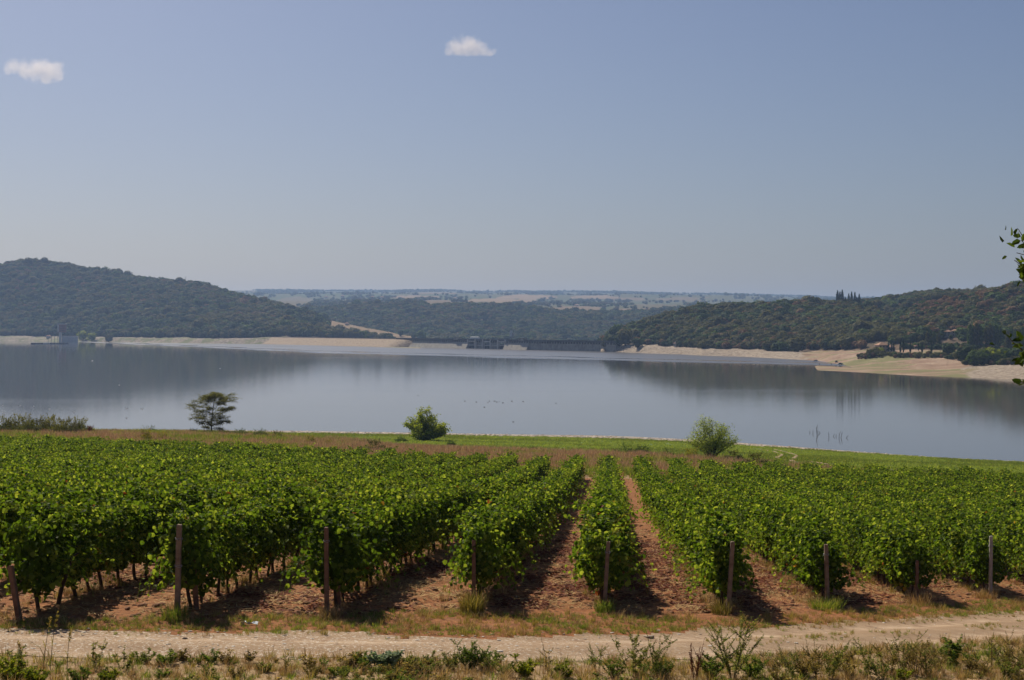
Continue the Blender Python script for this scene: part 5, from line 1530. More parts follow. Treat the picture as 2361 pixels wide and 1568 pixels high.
make_car(1880, 834, 2.6, 'car_white', 'white car parked alone at the edge of the cove on the far right shore')
make_car(1928.5, 836, 1.3, 'car_grey', 'grey car parked on the far shore above the dark one')
make_car(1938, 841, 0.3, 'car_dark', 'dark car parked nearest the water right of the grey one')
M['cloth_dark'] = mat_plain('cloth_dark', (0.03, 0.03, 0.04), (0.06, 0.06, 0.07), 8, 0.9, 0.0)
def person(vx, vy, label, rz, pose=0.0):
    p = ray_land('R', vx, vy, 860, 1350)
    me = bpy.data.meshes.new('person')
    V = [(0, 0, 0.95), (0, 0, 1.2), (0, 0, 1.42), (0, 0, 1.55), (0, 0.02, 1.70), (-0.10, 0, 0.90), (-0.12, 0.02, 0.5), (-0.13, -0.02, 0.08), (-0.13, 0.12, 0.03), (0.10, 0, 0.90), (0.12, 0.05, 0.5), (0.13, 0.0, 0.08), (0.13, 0.14, 0.03),
         (-0.20, 0, 1.40), (-0.26, 0.02, 1.12), (-0.24, 0.16 + pose, 0.92 + pose), (0.20, 0, 1.40), (0.26, 0.02, 1.12), (0.24, 0.14, 0.92)]
    E = [(0, 1), (1, 2), (2, 3), (3, 4), (0, 5), (5, 6), (6, 7), (7, 8), (0, 9), (9, 10), (10, 11), (11, 12), (2, 13), (13, 14), (14, 15), (2, 16), (16, 17), (17, 18)]
    me.from_pydata(V, E, [])
    o = link('person', me); o.location = [float(q) for q in p]; o.rotation_euler = (0, 0, rz)
    md = o.modifiers.new('skin', 'SKIN')
    R_ = [0.15, 0.15, 0.16, 0.06, 0.11, 0.10, 0.07, 0.05, 0.05, 0.10, 0.07, 0.05, 0.05, 0.07, 0.05, 0.04, 0.07, 0.05, 0.04]
    for sv, r_ in zip(me.skin_vertices[0].data, R_): sv.radius = (r_, r_)
    me.skin_vertices[0].data[0].use_root = True
    o.modifiers.new('sub', 'SUBSURF').levels = 1
    o.modifiers['sub'].render_levels = 1
    me.materials.append(M['cloth_dark'])
    return tag(o, label, 'person', 'people on the far shore')
person(1889.5, 843, 'person in dark clothes standing at the water below the white car', 2.0, 0.12)
person(1917, 843, 'person in dark clothes standing at the water left of the dark car', 2.6)

M['bird_white'] = mat_plain('bird_white', (0.72, 0.72, 0.70), (0.8, 0.8, 0.78), 5, 0.7, 0.0)
M['bird_dark'] = mat_plain('bird_dark', (0.03, 0.027, 0.025), (0.055, 0.05, 0.045), 5, 0.7, 0.0)
def bird_mesh(wings):
    mb = MB()
    mb.tube([(-0.34, 0, 0.10), (-0.24, 0, 0.07), (0, 0, 0.06), (0.2, 0, 0.08), (0.28, 0, 0.14)], [0.02, 0.08, 0.115, 0.09, 0.05], 8)
    mb.tube([(0.24, 0, 0.12), (0.29, 0, 0.22), (0.31, 0, 0.28)], [0.05, 0.038, 0.04], 6)
    mb.tube([(0.28, 0, 0.29), (0.35, 0, 0.30), (0.44, 0, 0.285)], [0.055, 0.05, 0.008], 6)
    if wings:
        for s in (-1, 1):
            mb.add([(0.1, s * 0.06, 0.12), (-0.12, s * 0.06, 0.12), (-0.10, s * 0.45, 0.30), (0.08, s * 0.42, 0.31), (-0.22, s * 0.85, 0.22), (-0.12, s * 0.85, 0.22)], [[0, 1, 2, 3], [3, 2, 4, 5]])
    return mb
BW = bird_mesh(False).mesh('bird', M['bird_white'], True); BD = bird_mesh(False).mesh('bird', M['bird_dark'], True); BF = bird_mesh(True).mesh('bird', M['bird_white'], True)
def bird(vx, vy, me, label, group, s):
    D = H * F / (vy - HY)
    o = link('water_bird', me); o.location = (D * (vx - CX) / F, D, -0.02); o.rotation_euler = (0, 0, random.random() * 6.28); o.scale = (s, s, s)
    return tag(o, label, 'bird', group)
for vx, vy in [(507, 850), (275, 888), (456, 923), (475, 934), (292, 942), (171, 950), (114, 943), (47, 936), (6, 935), (8, 952), (32, 955), (292, 964), (328, 943), (78, 937)]:
    bird(vx, vy, BW, 'white gull resting on the calm water at the left of the lake', 'white gulls on the left water', 1.0)
bird(213, 832, BF, 'white gull with spread wings over the dark reflection, left', 'spread-winged gull', 1.9)
for vx, vy in [(964, 912), (1072, 925), (1098, 927), (1125, 928), (1128, 925), (1140, 925), (1145, 927), (1151, 926), (1160, 929), (1180, 925), (1206, 926), (1117, 939)]:
    bird(vx, vy, BD, 'dark duck in the small flock on the middle of the lake', 'dark ducks in mid lake', 0.9)
bird(1282, 930, BD, 'lone dark duck right of the flock on the middle of the lake', None, 0.9)
bird(1183, 973, BD, 'lone dark duck below the flock near the meadow shore', None, 0.8)
bird(268, 1003 - 4, BD, 'lone dark duck close to the left shore shrubs', None, 0.7)

# dead stalks standing in the shallows on the right
M['dead_wood'] = mat_plain('dead_wood', (0.05, 0.045, 0.04), (0.10, 0.09, 0.08), 4, 0.9, 0.2)
for k, (vx, vy, hp) in enumerate([(1868, 998, 6), (1874, 1000, 10), (1884, 1004, 32), (1887, 1002, 24), (1892, 999, 8), (1911, 1008, 14), (1921, 1006, 8), (1928, 1007, 7), (1935, 1010, 20), (1938, 1009, 18), (1950, 1010, 10)]):
    D = H * F / (vy - HY); hh = hp * D / F * 0.8
    g = np.random.default_rng(600 + k); mb = MB()
    pth = curve_path((0, 0, -0.3), (g.normal() * 0.2, 0, 1), hh + 0.3, 6, (g.normal() * 0.3, 0, 0), 0.1, g)
    mb.tube(pth, np.linspace(0.075, 0.04, 6), 5)
    q = curve_path(along(pth, np.array([0.55]))[0], (g.choice([-1, 1]) * 0.8, 0, 0.8), hh * 0.3, 4, (0, 0, 0.2), 0.1, g); mb.tube(q, np.linspace(0.018, 0.008, 4), 4)
    o = mb.build('dead_stalk', M['dead_wood']); o.location = (D * (vx - CX) / F, D, 0)
    tag(o, '%s dead stalk from the left standing in the shallows on the right' % (ORD[k]), 'dead stalk', 'dead stalks in the shallows')

# ------------------------------------------------------------------ grass, straw, stones near the camera
def tufts(name, n_var, seed, nb, h, spread, lean, width, mat):
    return [source(name, grass_tuft(seed + i, nb, h, spread, lean, width).mesh(name, M[mat])) for i in range(n_var)]
def field_pts(n, x0, x1, y0, y1, keep):
    """random points spread evenly in ground area"""
    Y = y0 + (y1 - y0) * RNG.random(n); X = x0 + (x1 - x0) * RNG.random(n)
    m = keep(X, Y)
    X, Y = X[m], Y[m]
    return X, Y, ground_z(X, Y)
def in_frame(X, Y, mg=0.04): return np.abs(X / Y) < 0.3373 + mg

TF_STRAW = tufts('straw_tuft', 4, 400, 26, 0.30, 0.11, 0.8, 0.011, 'straw') + tufts('yellow_tuft', 3, 420, 26, 0.26, 0.10, 0.6, 0.010, 'grass_yellow') + tufts('green_tuft', 3, 440, 26, 0.20, 0.10, 0.7, 0.010, 'grass_green')
# front verge
X, Y, Z = field_pts(15000, -11, 13, 17, 34, lambda X, Y: in_frame(X, Y, 0.06) & (track_d(X, Y) < -1.22 - 0.5 * (fbm(X * 1.2, Y * 1.2, 111, 2) - 0.5) * 2))
n = len(X); pn_ = fbm(X * 0.45, Y * 0.45, 113, 3)
green = sstep(0.50, 0.62, pn_ + 0.12 * sstep(-5.2, -7.5, X) + 0.05 * sstep(6, 9, X))
u = RNG.random(n)
idx = np.where(u < 0.18 + 0.5 * green, RNG.integers(7, 10, n), np.where(u < 0.80, RNG.integers(0, 4, n), RNG.integers(4, 7, n)))
scatter('verge_grass', np.column_stack([X, Y, Z]), 0.25 + 0.7 * RNG.random(n) ** 2.2, RNG.random(n) * 6.28, idx, TF_STRAW, 'dry straw-coloured grass along the front edge of the track', 'grass')
# tufts creeping over both edges of the track
X, Y, Z = field_pts(26000, -12, 18, 20, 47, lambda X, Y: in_frame(X, Y, 0.06) & (np.abs(np.abs(track_d(X, Y)) - 1.35) < 0.38) & (fbm(X * 0.8, Y * 0.8, 115, 3) > 0.47))
n = len(X); u = RNG.random(n)
scatter('track_edge_grass', np.column_stack([X, Y, Z + 0.005]), 0.16 + 0.3 * RNG.random(n) ** 2, RNG.random(n) * 6.28, np.where(u < 0.45, RNG.integers(7, 10, n), RNG.integers(0, 7, n)), TF_STRAW, 'ragged grass fringing both edges of the dirt track', 'grass')
# grass strip between track and vines
X, Y, Z = field_pts(42000, -12, 18, 25, 47, lambda X, Y: in_frame(X, Y, 0.06) & (track_d(X, Y) > 1.38 + 0.5 * (fbm(X * 0.9, Y * 0.9, 121, 2) - 0.5)) & (Y < row_start_at(X, Y) - 0.15 - 1.0 * sstep(-3, 0, X) + 0.8 * (fbm(X * 0.7, Y * 0.7, 123, 2) - 0.5)))
n = len(X); pn_ = fbm(X * 0.5, Y * 0.5, 125, 3)
gw = sstep(0.34, 0.50, pn_ + 0.22 * sstep(-2, -6, X) - 0.10 * sstep(1, 6, X))
u = RNG.random(n)
idx = np.where(u < gw * 0.75, RNG.integers(7, 10, n), np.where(u < 0.8, RNG.integers(4, 7, n), RNG.integers(0, 4, n)))
ks = RNG.random(n) < (0.45 + 0.55 * gw)
scatter('headland_grass', np.column_stack([X, Y, Z])[ks], (0.28 + 0.45 * RNG.random(n) ** 2)[ks], (RNG.random(n) * 6.28)[ks], idx[ks], TF_STRAW, 'short green and yellow grass between the track and the vine rows', 'grass')
# grass on the middle ridge of the track, right half
X, Y, Z = field_pts(6000, 3, 16, 27, 44, lambda X, Y: in_frame(X, Y, 0.06) & (np.abs(track_d(X, Y)) < 0.35) & (fbm(X * 0.5, Y * 0.5, 131, 3) > 0.52))
n = len(X)
scatter('track_grass', np.column_stack([X, Y, Z + 0.01]), 0.2 + 0.25 * RNG.random(n), RNG.random(n) * 6.28, RNG.integers(4, 10, n), TF_STRAW, 'thin grass on the crown of the track', 'grass')
# dry grass under the rows
ii = RNG.integers(-12, 13, 14000); Y = 29 + 62 * RNG.random(14000) ** 1.4
X = ROW_C0 + ii * ROW_S + ROWV * Y + RNG.normal(size=14000) * 0.28 - 0.15
m = in_frame(X, Y, 0.05) & (Y > row_start_at(X, Y) - 0.3) & (RNG.random(14000) < 0.15 + 0.45 * (fbm(X * 0.6, Y * 0.3, 137, 2) > 0.5))
X, Y = X[m], Y[m]; Z = ground_z(X, Y); n = len(X)
scatter('row_grass', np.column_stack([X, Y, Z]), 0.5 + 0.6 * RNG.random(n), RNG.random(n) * 6.28, np.where(RNG.random(n) < 0.75, RNG.integers(0, 4, n), RNG.integers(4, 7, n)), TF_STRAW, 'dry grass growing along the foot of the vine rows', 'grass')
# straw and clods lying on the earth between the rows
def litter(seed):
    g = np.random.default_rng(seed); mb = MB(); n = 16
    for k in range(n):
        a = g.random() * 6.28; c = np.array([g.normal() * 0.16, g.normal() * 0.16, 0.012 + 0.02 * g.random()]); L = 0.06 + 0.14 * g.random()
        d = np.array([math.cos(a), math.sin(a), g.normal() * 0.12]) * L * 0.5; s_ = np.array([-math.sin(a), math.cos(a), 0]) * 0.007
        mb.add([c - d - s_, c - d + s_, c + d + s_, c + d - s_], [[0, 1, 2, 3]], tint=g.random())
    return mb
def rock(seed, flat=0.7, rough=0.35):
    g = np.random.default_rng(seed)
    bm = bmesh.new(); bmesh.ops.create_icosphere(bm, subdivisions=2, radius=0.5)
    ph_ = g.normal(size=(4, 3)) * 2.2
    for v in bm.verts:
        k = 1 + rough * sum(math.sin(float(np.dot(q, v.co)) * 2.1 + i_) for i_, q in enumerate(ph_)) / 4
        v.co = Vector((v.co.x * k * 1.25, v.co.y * k * 0.9, v.co.z * k * flat))
    me = bpy.data.meshes.new('rock'); bm.to_mesh(me); bm.free()
    return me
def rock_src(seed, mat, flat=0.7):
    me = rock(seed, flat); me.materials.append(M[mat]); return source('rock', me)
M['clod'] = mat_plain('clod', (0.13, 0.055, 0.026), (0.30, 0.135, 0.062), 3, 0.95, 0.4)
M['leaf_litter'] = M['leaf_red']
M['stone_pale'] = mat_plain('stone_pale', (0.46, 0.40, 0.33), (0.66, 0.60, 0.52), 4, 0.9, 0.4)
M['stone_dark'] = mat_plain('stone_dark', (0.05, 0.035, 0.028), (0.10, 0.07, 0.055), 4, 0.9, 0.4)
M['stone_tan'] = mat_plain('stone_tan', (0.26, 0.19, 0.13), (0.42, 0.33, 0.24), 4, 0.9, 0.4)
LT = [source('litter', litter(460 + i).mesh('litter', M['straw'])) for i in range(4)] + [rock_src(470 + i, 'clod', 0.65) for i in range(4)]
X, Y, Z = field_pts(30000, -12, 26, 28.5, 75, lambda X, Y: in_frame(X, Y, 0.05) & (Y > row_start_at(X, Y) - 0.4) & (RNG.random(len(X)) < np.clip(1.5 - Y / 60, 0.1, 1)) & (track_d(X, Y) > 1.9))
n = len(X); cl_ = RNG.random(n) < 0.62
idx = np.where(cl_, RNG.integers(4, 8, n), RNG.integers(0, 4, n))
scatter('soil_litter', np.column_stack([X, Y, Z]), np.where(cl_, 0.05 + 0.13 * RNG.random(n) ** 2, 0.7 + 0.7 * RNG.random(n)), RNG.random(n) * 6.28, idx, LT, 'clods and straw lying on the earth between the vine rows', 'soil clods')
FL = MB(); g = np.random.default_rng(7)
leaves(FL, g.normal(size=(14, 3)) * np.array([0.22, 0.22, 0.01]) + np.array([0, 0, 0.035]), rdir(14, g) * 0.3 + np.array([0, 0, 1]), rdir(14, g), 0.06 + 0.04 * g.random(14), g.random(14), wide=0.9)
FLS = [source('fallen_leaves', FL.mesh('fallen_leaves', M['leaf_red']))]
X, Y, Z = field_pts(5200, -12, 22, 29, 62, lambda X, Y: in_frame(X, Y, 0.05) & (Y > row_start_at(X, Y) - 0.2) & (track_d(X, Y) > 2.0) & (fbm(X * 0.5, Y * 0.3, 151, 2) > 0.45))
n = len(X)
scatter('fallen_vine_leaves', np.column_stack([X, Y, Z]), 0.8 + 0.5 * RNG.random(n), RNG.random(n) * 6.28, np.zeros(n, int), FLS, 'reddish fallen vine leaves on the earth', 'fallen leaves')
# gravel of the track
GV = [rock_src(480 + i, m_, 0.32) for i, m_ in enumerate(['stone_pale', 'stone_pale', 'stone_tan', 'stone_tan', 'stone_tan'])]
X, Y, Z = field_pts(16000, -12, 18, 20, 45, lambda X, Y: in_frame(X, Y, 0.05) & (np.abs(track_d(X, Y)) < 1.7) & (RNG.random(len(X)) < np.where(X < 2, 1.0, 0.22)))
n = len(X)
scatter('track_gravel', np.column_stack([X, Y, Z + 0.008]), 0.014 + 0.06 * RNG.random(n) ** 4, RNG.random(n) * 6.28, RNG.integers(0, 5, n), GV, 'small pale gravel strewn over the dirt track', 'gravel')
# stones one can count on the track
SM = [rock(500 + i, f_) for i, f_ in enumerate((0.34, 0.4, 0.3, 0.6))]
def stone(vx, vy, wpx, mat, label, group=None, k=0):
    # where the ray meets the bank
    D = np.linspace(20, 48, 900); X_ = D * (vx - CX) / F
    h_ = ground_z(X_, D) - zrow(vy, D)
    kk = np.nonzero(h_ >= 0)[0][0]
    me = SM[k % 4].copy(); me.materials.append(M[mat])
    o = link('stone', me); s_ = wpx * D[kk] / F / 1.25
    o.location = (X_[kk], D[kk], gz(X_[kk], D[kk]) + 0.10 * s_); o.scale = (s_, s_, s_); o.rotation_euler = (0, 0, random.uniform(-0.4, 0.4))
    return tag(o, label, 'stone', group)
stone(427, 1474, 13, 'stone_dark', 'dark brown round stone on the left part of the track', k=3)
stone(1495, 1470, 27, 'stone_tan', 'largest flat-topped stone on the track right of centre', k=0)
stone(1152, 1503, 17, 'stone_pale', 'pale flat stone at the track front edge near the middle', k=0)
stone(345, 1476, 16, 'stone_pale', 'pale half-buried stone left of the dark round one', k=2)
stone(255, 1500, 10, 'stone_dark', 'small dark stone on the left of the track', k=1)
stone(435, 1450, 8, 'stone_dark', 'tiny dark stone on the grass strip left', k=1)
stone(1972, 1610 - 20, 14, 'stone_pale', 'pale flat stone in front right by the weeds', k=2) if False else None
stone(1971, 1530, 16, 'stone_pale', 'pale flat stone right of centre by the front weeds', k=2)
stone(2435 - 0, 1440, 8, 'stone_pale', 'x', k=1) if False else None
g = np.random.default_rng(77)
for k in range(30):
    vx, vy = g.uniform(20, 1180), g.uniform(1468, 1515)
    stone(vx, vy, g.uniform(6, 13), g.choice(['stone_pale', 'stone_tan', 'stone_pale']), 'small pale stone lying on the gravelly left half of the track', 'pale stones on the left half of the track', k)
for k in range(8):
    vx = g.uniform(1300, 2300); vy = np.interp(vx, [1300, 2300], [1492, 1448]) + g.uniform(-18, 14)
    stone(vx, vy, g.uniform(5, 9), 'stone_tan', 'small tan stone on the smooth right half of the track', 'tan stones on the right half of the track', k)
# scrap of pale plastic lying in the grass
M['plastic'] = mat_plain('plastic', (0.55, 0.6, 0.62), (0.68, 0.72, 0.74), 8, 0.4, 0.2)
D_ = 28.9; x_ = D_ * (575 - CX) / F
mb = MB(); g = np.random.default_rng(3); q_ = np.linspace(-0.16, 0.16, 9); r_ = np.linspace(-0.05, 0.05, 4)
XX, RR = np.meshgrid(q_, r_, indexing='ij'); ii = np.arange(36).reshape(9, 4)
mb.add(np.stack([XX + g.normal(size=XX.shape) * 0.008, RR + g.normal(size=XX.shape) * 0.012, 0.05 + 0.025 * g.normal(size=XX.shape)], -1).reshape(-1, 3), np.stack([ii[:-1, :-1], ii[1:, :-1], ii[1:, 1:], ii[:-1, 1:]], -1).reshape(-1, 4))
o = mb.build('plastic_scrap', M['plastic']); o.location = (x_, D_, gz(x_, D_)); tag(o, 'crumpled pale plastic scrap in the grass strip on the left', 'litter')

# big tufts at the post feet
def big_tuft(vx, D, h, spread, nb, mat, label, lean=0.6):
    x = D * (vx - CX) / F
    mb = grass_tuft(int(vx), nb, h, spread, lean, 0.010)
    o = mb.build('grass_tuft', M[mat]); o.location = (x, D, gz(x, D))
    return tag(o, label, 'grass', 'tall tufts at the post feet')
big_tuft(1088, 31.6, 0.52, 0.24, 420, 'grass_yellow', 'tall pale straw tuft at the foot of the leaf-covered post')
big_tuft(1905, 37.4, 0.36, 0.42, 520, 'grass_green', 'bright green grass tuft round the foot of the straight dark post', 0.8)
big_tuft(1395, 32.9, 0.34, 0.22, 240, 'grass_green', 'yellow-green tuft at the foot of the post of the straight row')
big_tuft(405, 29.4, 0.36, 0.26, 300, 'grass_green', 'green tuft at the foot of the tall wire-wrapped post')
big_tuft(762, 30.2, 0.30, 0.22, 200, 'straw', 'dry straw tuft at the foot of the thin second post')
big_tuft(2118, 40.2, 0.42, 0.34, 260, 'straw', 'dry straw tuft round the short reddish post')
big_tuft(1662, 34.0, 0.40, 0.22, 200, 'grass_yellow', 'yellow tuft left of the dark leaning post')
big_tuft(2270, 43.6, 0.34, 0.34, 220, 'straw', 'dry straw tuft at the foot of the pale grey post')

# dry reddish grass strip behind the vines and the meadow
STR = tufts('strip_tuft', 4, 520, 34, 0.95, 0.42, 0.35, 0.035, 'grass_red') + tufts('strip_tuft_straw', 2, 530, 30, 0.8, 0.42, 0.4, 0.035, 'straw') + tufts('strip_tuft_green', 3, 540, 30, 0.85, 0.42, 0.4, 0.04, 'grass_green')
def keep_strip(X, Y):
    vx = CX + F * X / Y
    return in_frame(X, Y, 0.05) & (Y > far_end(X, Y) + 0.8) & (Y < meadow_in(vx) + 10 * (fbm(X * 0.05, Y * 0.05, 161, 2) - 0.5) + 4)
X, Y, Z = field_pts(70000, -125, 85, 130, 330, keep_strip)
n = len(X); vx = CX + F * X / Y
pn_ = fbm(X * 0.07, Y * 0.07, 163, 3)
gsh = 0.10 + 0.75 * sstep(0.50, 0.64, pn_ + 0.06 * sstep(700, 100, vx) + 0.10 * sstep(225, 260, Y) - 0.06 * sstep(800, 1300, vx))
u = RNG.random(n)
idx = np.where(u < gsh, RNG.integers(6, 9, n), np.where(u < gsh + 0.12, RNG.integers(4, 6, n), RNG.integers(0, 4, n)))
path = (Y < far_end(X, Y) + 9) & (fbm(X * 0.1, Y * 0.1, 165, 2) < 0.6)
s = np.where(path, 0.25 + 0.3 * RNG.random(n), 0.5 + 0.6 * RNG.random(n))
s = np.where((idx >= 6) & (Y > 215) & (vx < 720), s * 1.2, s)
scatter('strip_grass', np.column_stack([X, Y, Z]), s, RNG.random(n) * 6.28, idx, STR, 'reddish-brown dry grass strip between the vines and the meadow', 'dry grass')
MDT = tufts('meadow_tuft', 3, 560, 30, 0.30, 0.45, 0.7, 0.045, 'grass_meadow') + tufts('meadow_tuft_dark', 2, 570, 30, 0.34, 0.4, 0.6, 0.045, 'grass_green')
def keep_mead(X, Y):
    vx = CX + F * X / Y
    return in_frame(X, Y, 0.05) & (Y > meadow_in(vx) - 3) & (Y < shore_D(vx) - beach_w(vx) + 8 * (fbm(X * 0.06, Y * 0.06, 171, 2) - 0.5))
X, Y, Z = field_pts(60000, -110, 110, 155, 385, keep_mead)
def ray_bank(vx, vy, d0=100, d1=380):
    D = np.linspace(d0, d1, 1200); X_ = D * (vx - CX) / F
    kk = np.nonzero(ground_z(X_, D) - zrow(vy, D) >= 0)[0]
    return np.array([X_[kk[0]], D[kk[0]]])
RT = np.array([ray_bank(*q) for q in ((1765, 1036), (1800, 1042), (1822, 1050), (1806, 1057), (1850, 1066), (1885, 1072))])
def rut_d(X, Y):
    best = np.full(X.shape, 1e9)
    for a, b in zip(RT[:-1], RT[1:]):
        d = b - a; t_ = np.clip(((X - a[0]) * d[0] + (Y - a[1]) * d[1]) / (d ** 2).sum(), 0, 1)
        best = np.minimum(best, np.hypot(X - a[0] - t_ * d[0], Y - a[1] - t_ * d[1]))
    return best
rd = rut_d(X, Y); ok = ~(np.abs(rd - 1.3) < 0.55)
X, Y, Z = X[ok], Y[ok], Z[ok]
n = len(X); pn_ = fbm(X * 0.03, Y * 0.06, 173, 3)
idx = np.where(RNG.random(n) < sstep(0.45, 0.6, pn_), RNG.integers(3, 5, n), RNG.integers(0, 3, n))
scatter('meadow_grass', np.column_stack([X, Y, Z + 0.03]), 0.5 + 0.8 * RNG.random(n), RNG.random(n) * 6.28, idx, MDT, 'short fresh green growth on the drained lake flat', 'grass')
# worn wheel ruts curving over the meadow
M['rut_earth'] = mat_plain('rut_earth', (0.22, 0.15, 0.08), (0.34, 0.24, 0.14), 0.8, 0.95, 0.3, coords='pos')
for k, off in enumerate((-1.3, 1.3)):
    f = np.linspace(0, 1, 60); pts_ = along(np.column_stack([RT, np.zeros(len(RT))]), f)[:, :2]
    ker = np.ones(9) / 9; pad = np.pad(pts_, ((4, 4), (0, 0)), mode='edge'); pts_ = np.stack([np.convolve(pad[:, c_], ker, 'valid') for c_ in (0, 1)], -1)
    tg = unit(np.gradient(pts_, axis=0)); nr_ = np.stack([-tg[:, 1], tg[:, 0]], -1)
    L = pts_ + nr_ * (off - 0.34); R_ = pts_ + nr_ * (off + 0.34)
    v = np.vstack([np.column_stack([L, ground_z(L[:, 0], L[:, 1]) + 0.10]), np.column_stack([R_, ground_z(R_[:, 0], R_[:, 1]) + 0.10])])
    mb = MB(); mb.add(v, [[i_, 60 + i_, 61 + i_, i_ + 1] for i_ in range(59)])
    tag(mb.build('wheel_rut', M['rut_earth'], smooth=True), kind='structure')
# stones of the beach
BS = [rock_src(580 + i, m_, 0.55) for i, m_ in enumerate(['stone_pale', 'stone_pale', 'stone_tan'])]
def keep_beach(X, Y):
    vx = CX + F * X / Y
    return in_frame(X, Y, 0.05) & (Y > shore_D(vx) - beach_w(vx)) & (Y < shore_D(vx) + 1)
X, Y, Z = field_pts(60000, -130, 115, 290, 405, keep_beach)
n = len(X)
scatter('beach_stones', np.column_stack([X, Y, Z + 0.06]), 0.08 + 0.5 * RNG.random(n) ** 3, RNG.random(n) * 6.28, RNG.integers(0, 3, n), BS, 'pale stones scattered along the water line of the meadow', 'stones')

# ------------------------------------------------------------------ weeds in front of the track, each a thing
def weed(seed, h, w, nstem, nleaf, lsize, wide=0.55, erect=0.7, side=2, tipleaf=False):
    g = np.random.default_rng(seed); st, lf = MB(), MB()
    for s in range(nstem):
        az = 6.283 * (s + g.random()) / nstem
        inc = w / h * 0.5 * (0.3 + 0.8 * g.random())
        p = curve_path((0.03 * math.cos(az), 0.03 * math.sin(az), -0.03), (math.cos(az) * inc, math.sin(az) * inc, 1), h * (0.6 + 0.45 * g.random()), 9, (0.15 * math.cos(az), 0.15 * math.sin(az), -0.1), 0.05, g)
        st.tube(p, np.linspace(0.0055, 0.0018, 9) * max(0.8, h), 4)
        paths = [p]
        for k in range(side):
            f0 = 0.25 + 0.6 * g.random(); b0 = along(p, np.array([f0]))[0]; a2 = g.random() * 6.28
            q = curve_path(b0, (math.cos(a2), math.sin(a2), erect), h * (0.16 + 0.18 * g.random()), 5, (0, 0, 0.3), 0.08, g)
            st.tube(q, np.linspace(0.004, 0.0015, 5) * max(1, h), 4); paths.append(q)
        for j, q in enumerate(paths):
            c = nleaf if j == 0 else max(3, nleaf // 3)
            f = 0.12 + 0.88 * g.random(c)
            cc = along(q, f); a3 = g.random(c) * 6.28
            tp = np.stack([np.cos(a3), np.sin(a3), 0.3 + 0.5 * g.random(c)], -1)
            leaves(lf, cc, np.array([0, 0, 0.8]) + rdir(c, g) * 0.5, tp, lsize * (1.15 - 0.6 * f) * (0.6 + 0.7 * g.random(c)), g.random(c), wide=wide)
    return st, lf
def ray_ground(vx, vy):
    D = np.linspace(14, 48, 1400); X_ = D * (vx - CX) / F
    kk = np.nonzero(ground_z(X_, D) - zrow(vy, D) >= 0)[0]
    return (X_[kk[0]], D[kk[0]], gz(X_[kk[0]], D[kk[0]]))
def put_weed(name, vx, vyb, hpx, wpx, leafm, label, nstem=6, nleaf=16, ls=0.05, side=2, stemm='stem_green', wide=0.55, erect=0.7, seed=None, cat='weed'):
    p = ray_ground(vx, vyb); k = p[1] / F
    st, lf = weed(int(vx * 3 + hpx) if seed is None else seed, hpx * k, wpx * k, nstem, int(nleaf * 2.8), ls * (0.92 if leafm != 'leaf_grey' else 0.85), wide * 0.85, erect, side + 2)
    r = thing(name, p, label, cat, 'weeds in front of the track')
    st.build('stems', M[stemm], r, True); lf.build('foliage', M[leafm], r)
    return r
M['leaf_weed'] = mat_leaf('leaf_weed', [(0.0, (0.06, 0.085, 0.022)), (0.5, (0.135, 0.17, 0.045)), (1.0, (0.26, 0.26, 0.085))], 0.45)
M['leaf_weed_dry'] = mat_leaf('leaf_weed_dry', [(0.0, (0.08, 0.07, 0.027)), (0.5, (0.18, 0.15, 0.06)), (1.0, (0.33, 0.24, 0.11))], 0.45)
M['leaf_weed_green'] = mat_leaf('leaf_weed_green', [(0.0, (0.05, 0.09, 0.02)), (0.5, (0.11, 0.17, 0.035)), (1.0, (0.22, 0.26, 0.06))], 0.45)
W = put_weed
W('leafy_weed', 25, 1575, 75, 120, 'leaf_lush', 'lush bright green leafy clump in the bottom left corner', 14, 26, 0.06, 3)
W('leafy_weed', 80, 1585, 60, 90, 'leaf_lush', 'second lush green clump right of the bottom left corner', 12, 22, 0.055, 3)
W('sprig_weed', 40, 1530, 55, 70, 'leaf_weed', 'wispy green weed above the bottom left clump', 5, 14, 0.05)
W('sprig_weed', 222, 1545, 78, 60, 'leaf_weed', 'dark leaning sprig with small leaves on the left verge', 3, 26, 0.05, 1)
W('sprig_weed', 285, 1548, 60, 60, 'leaf_weed', 'small drooping sprig right of the dark leaning one', 4, 20, 0.05, 1)
W('leafy_weed', 180, 1572, 45, 70, 'leaf_weed_green', 'low dark green weed at the bottom left', 9, 16, 0.05)
W('leafy_weed', 250, 1575, 50, 80, 'leaf_lush', 'low bright green weed below the leaning sprig', 10, 18, 0.05)
W('leafy_weed', 375, 1562, 32, 50, 'leaf_weed_green', 'small green weed left of centre at the track edge', 8, 14, 0.045)
W('leafy_weed', 610, 1550, 40, 50, 'leaf_weed', 'low weed with thin stalks at the track edge, left of the grey-green plant', 6, 14, 0.045)
W('sprig_weed', 660, 1553, 75, 30, 'leaf_weed_dry', 'thin dry stalk standing left of the grey-green plant', 2, 10, 0.03, 1)
W('leafy_weed', 840, 1540, 45, 70, 'leaf_weed_green', 'green weed at the left side of the grey-green plant', 9, 18, 0.045)
W('grey_green_plant', 893, 1540, 62, 105, 'leaf_grey', 'rounded grey-green broad-leaved plant on the track edge left of centre', 12, 14, 0.085, 2, 'stem_green', 0.95, 0.5, None, 'plant')
W('leafy_weed', 945, 1538, 34, 50, 'leaf_weed', 'low weed at the right side of the grey-green plant', 7, 14, 0.045)
W('bushy_weed', 1085, 1548, 82, 100, 'leaf_weed_green', 'feathery dark green bushy weed in the middle of the verge', 14, 34, 0.042, 4)
W('bushy_weed', 1040, 1545, 60, 80, 'leaf_weed', 'finer weed at the left flank of the feathery bushy weed', 8, 20, 0.035, 3)
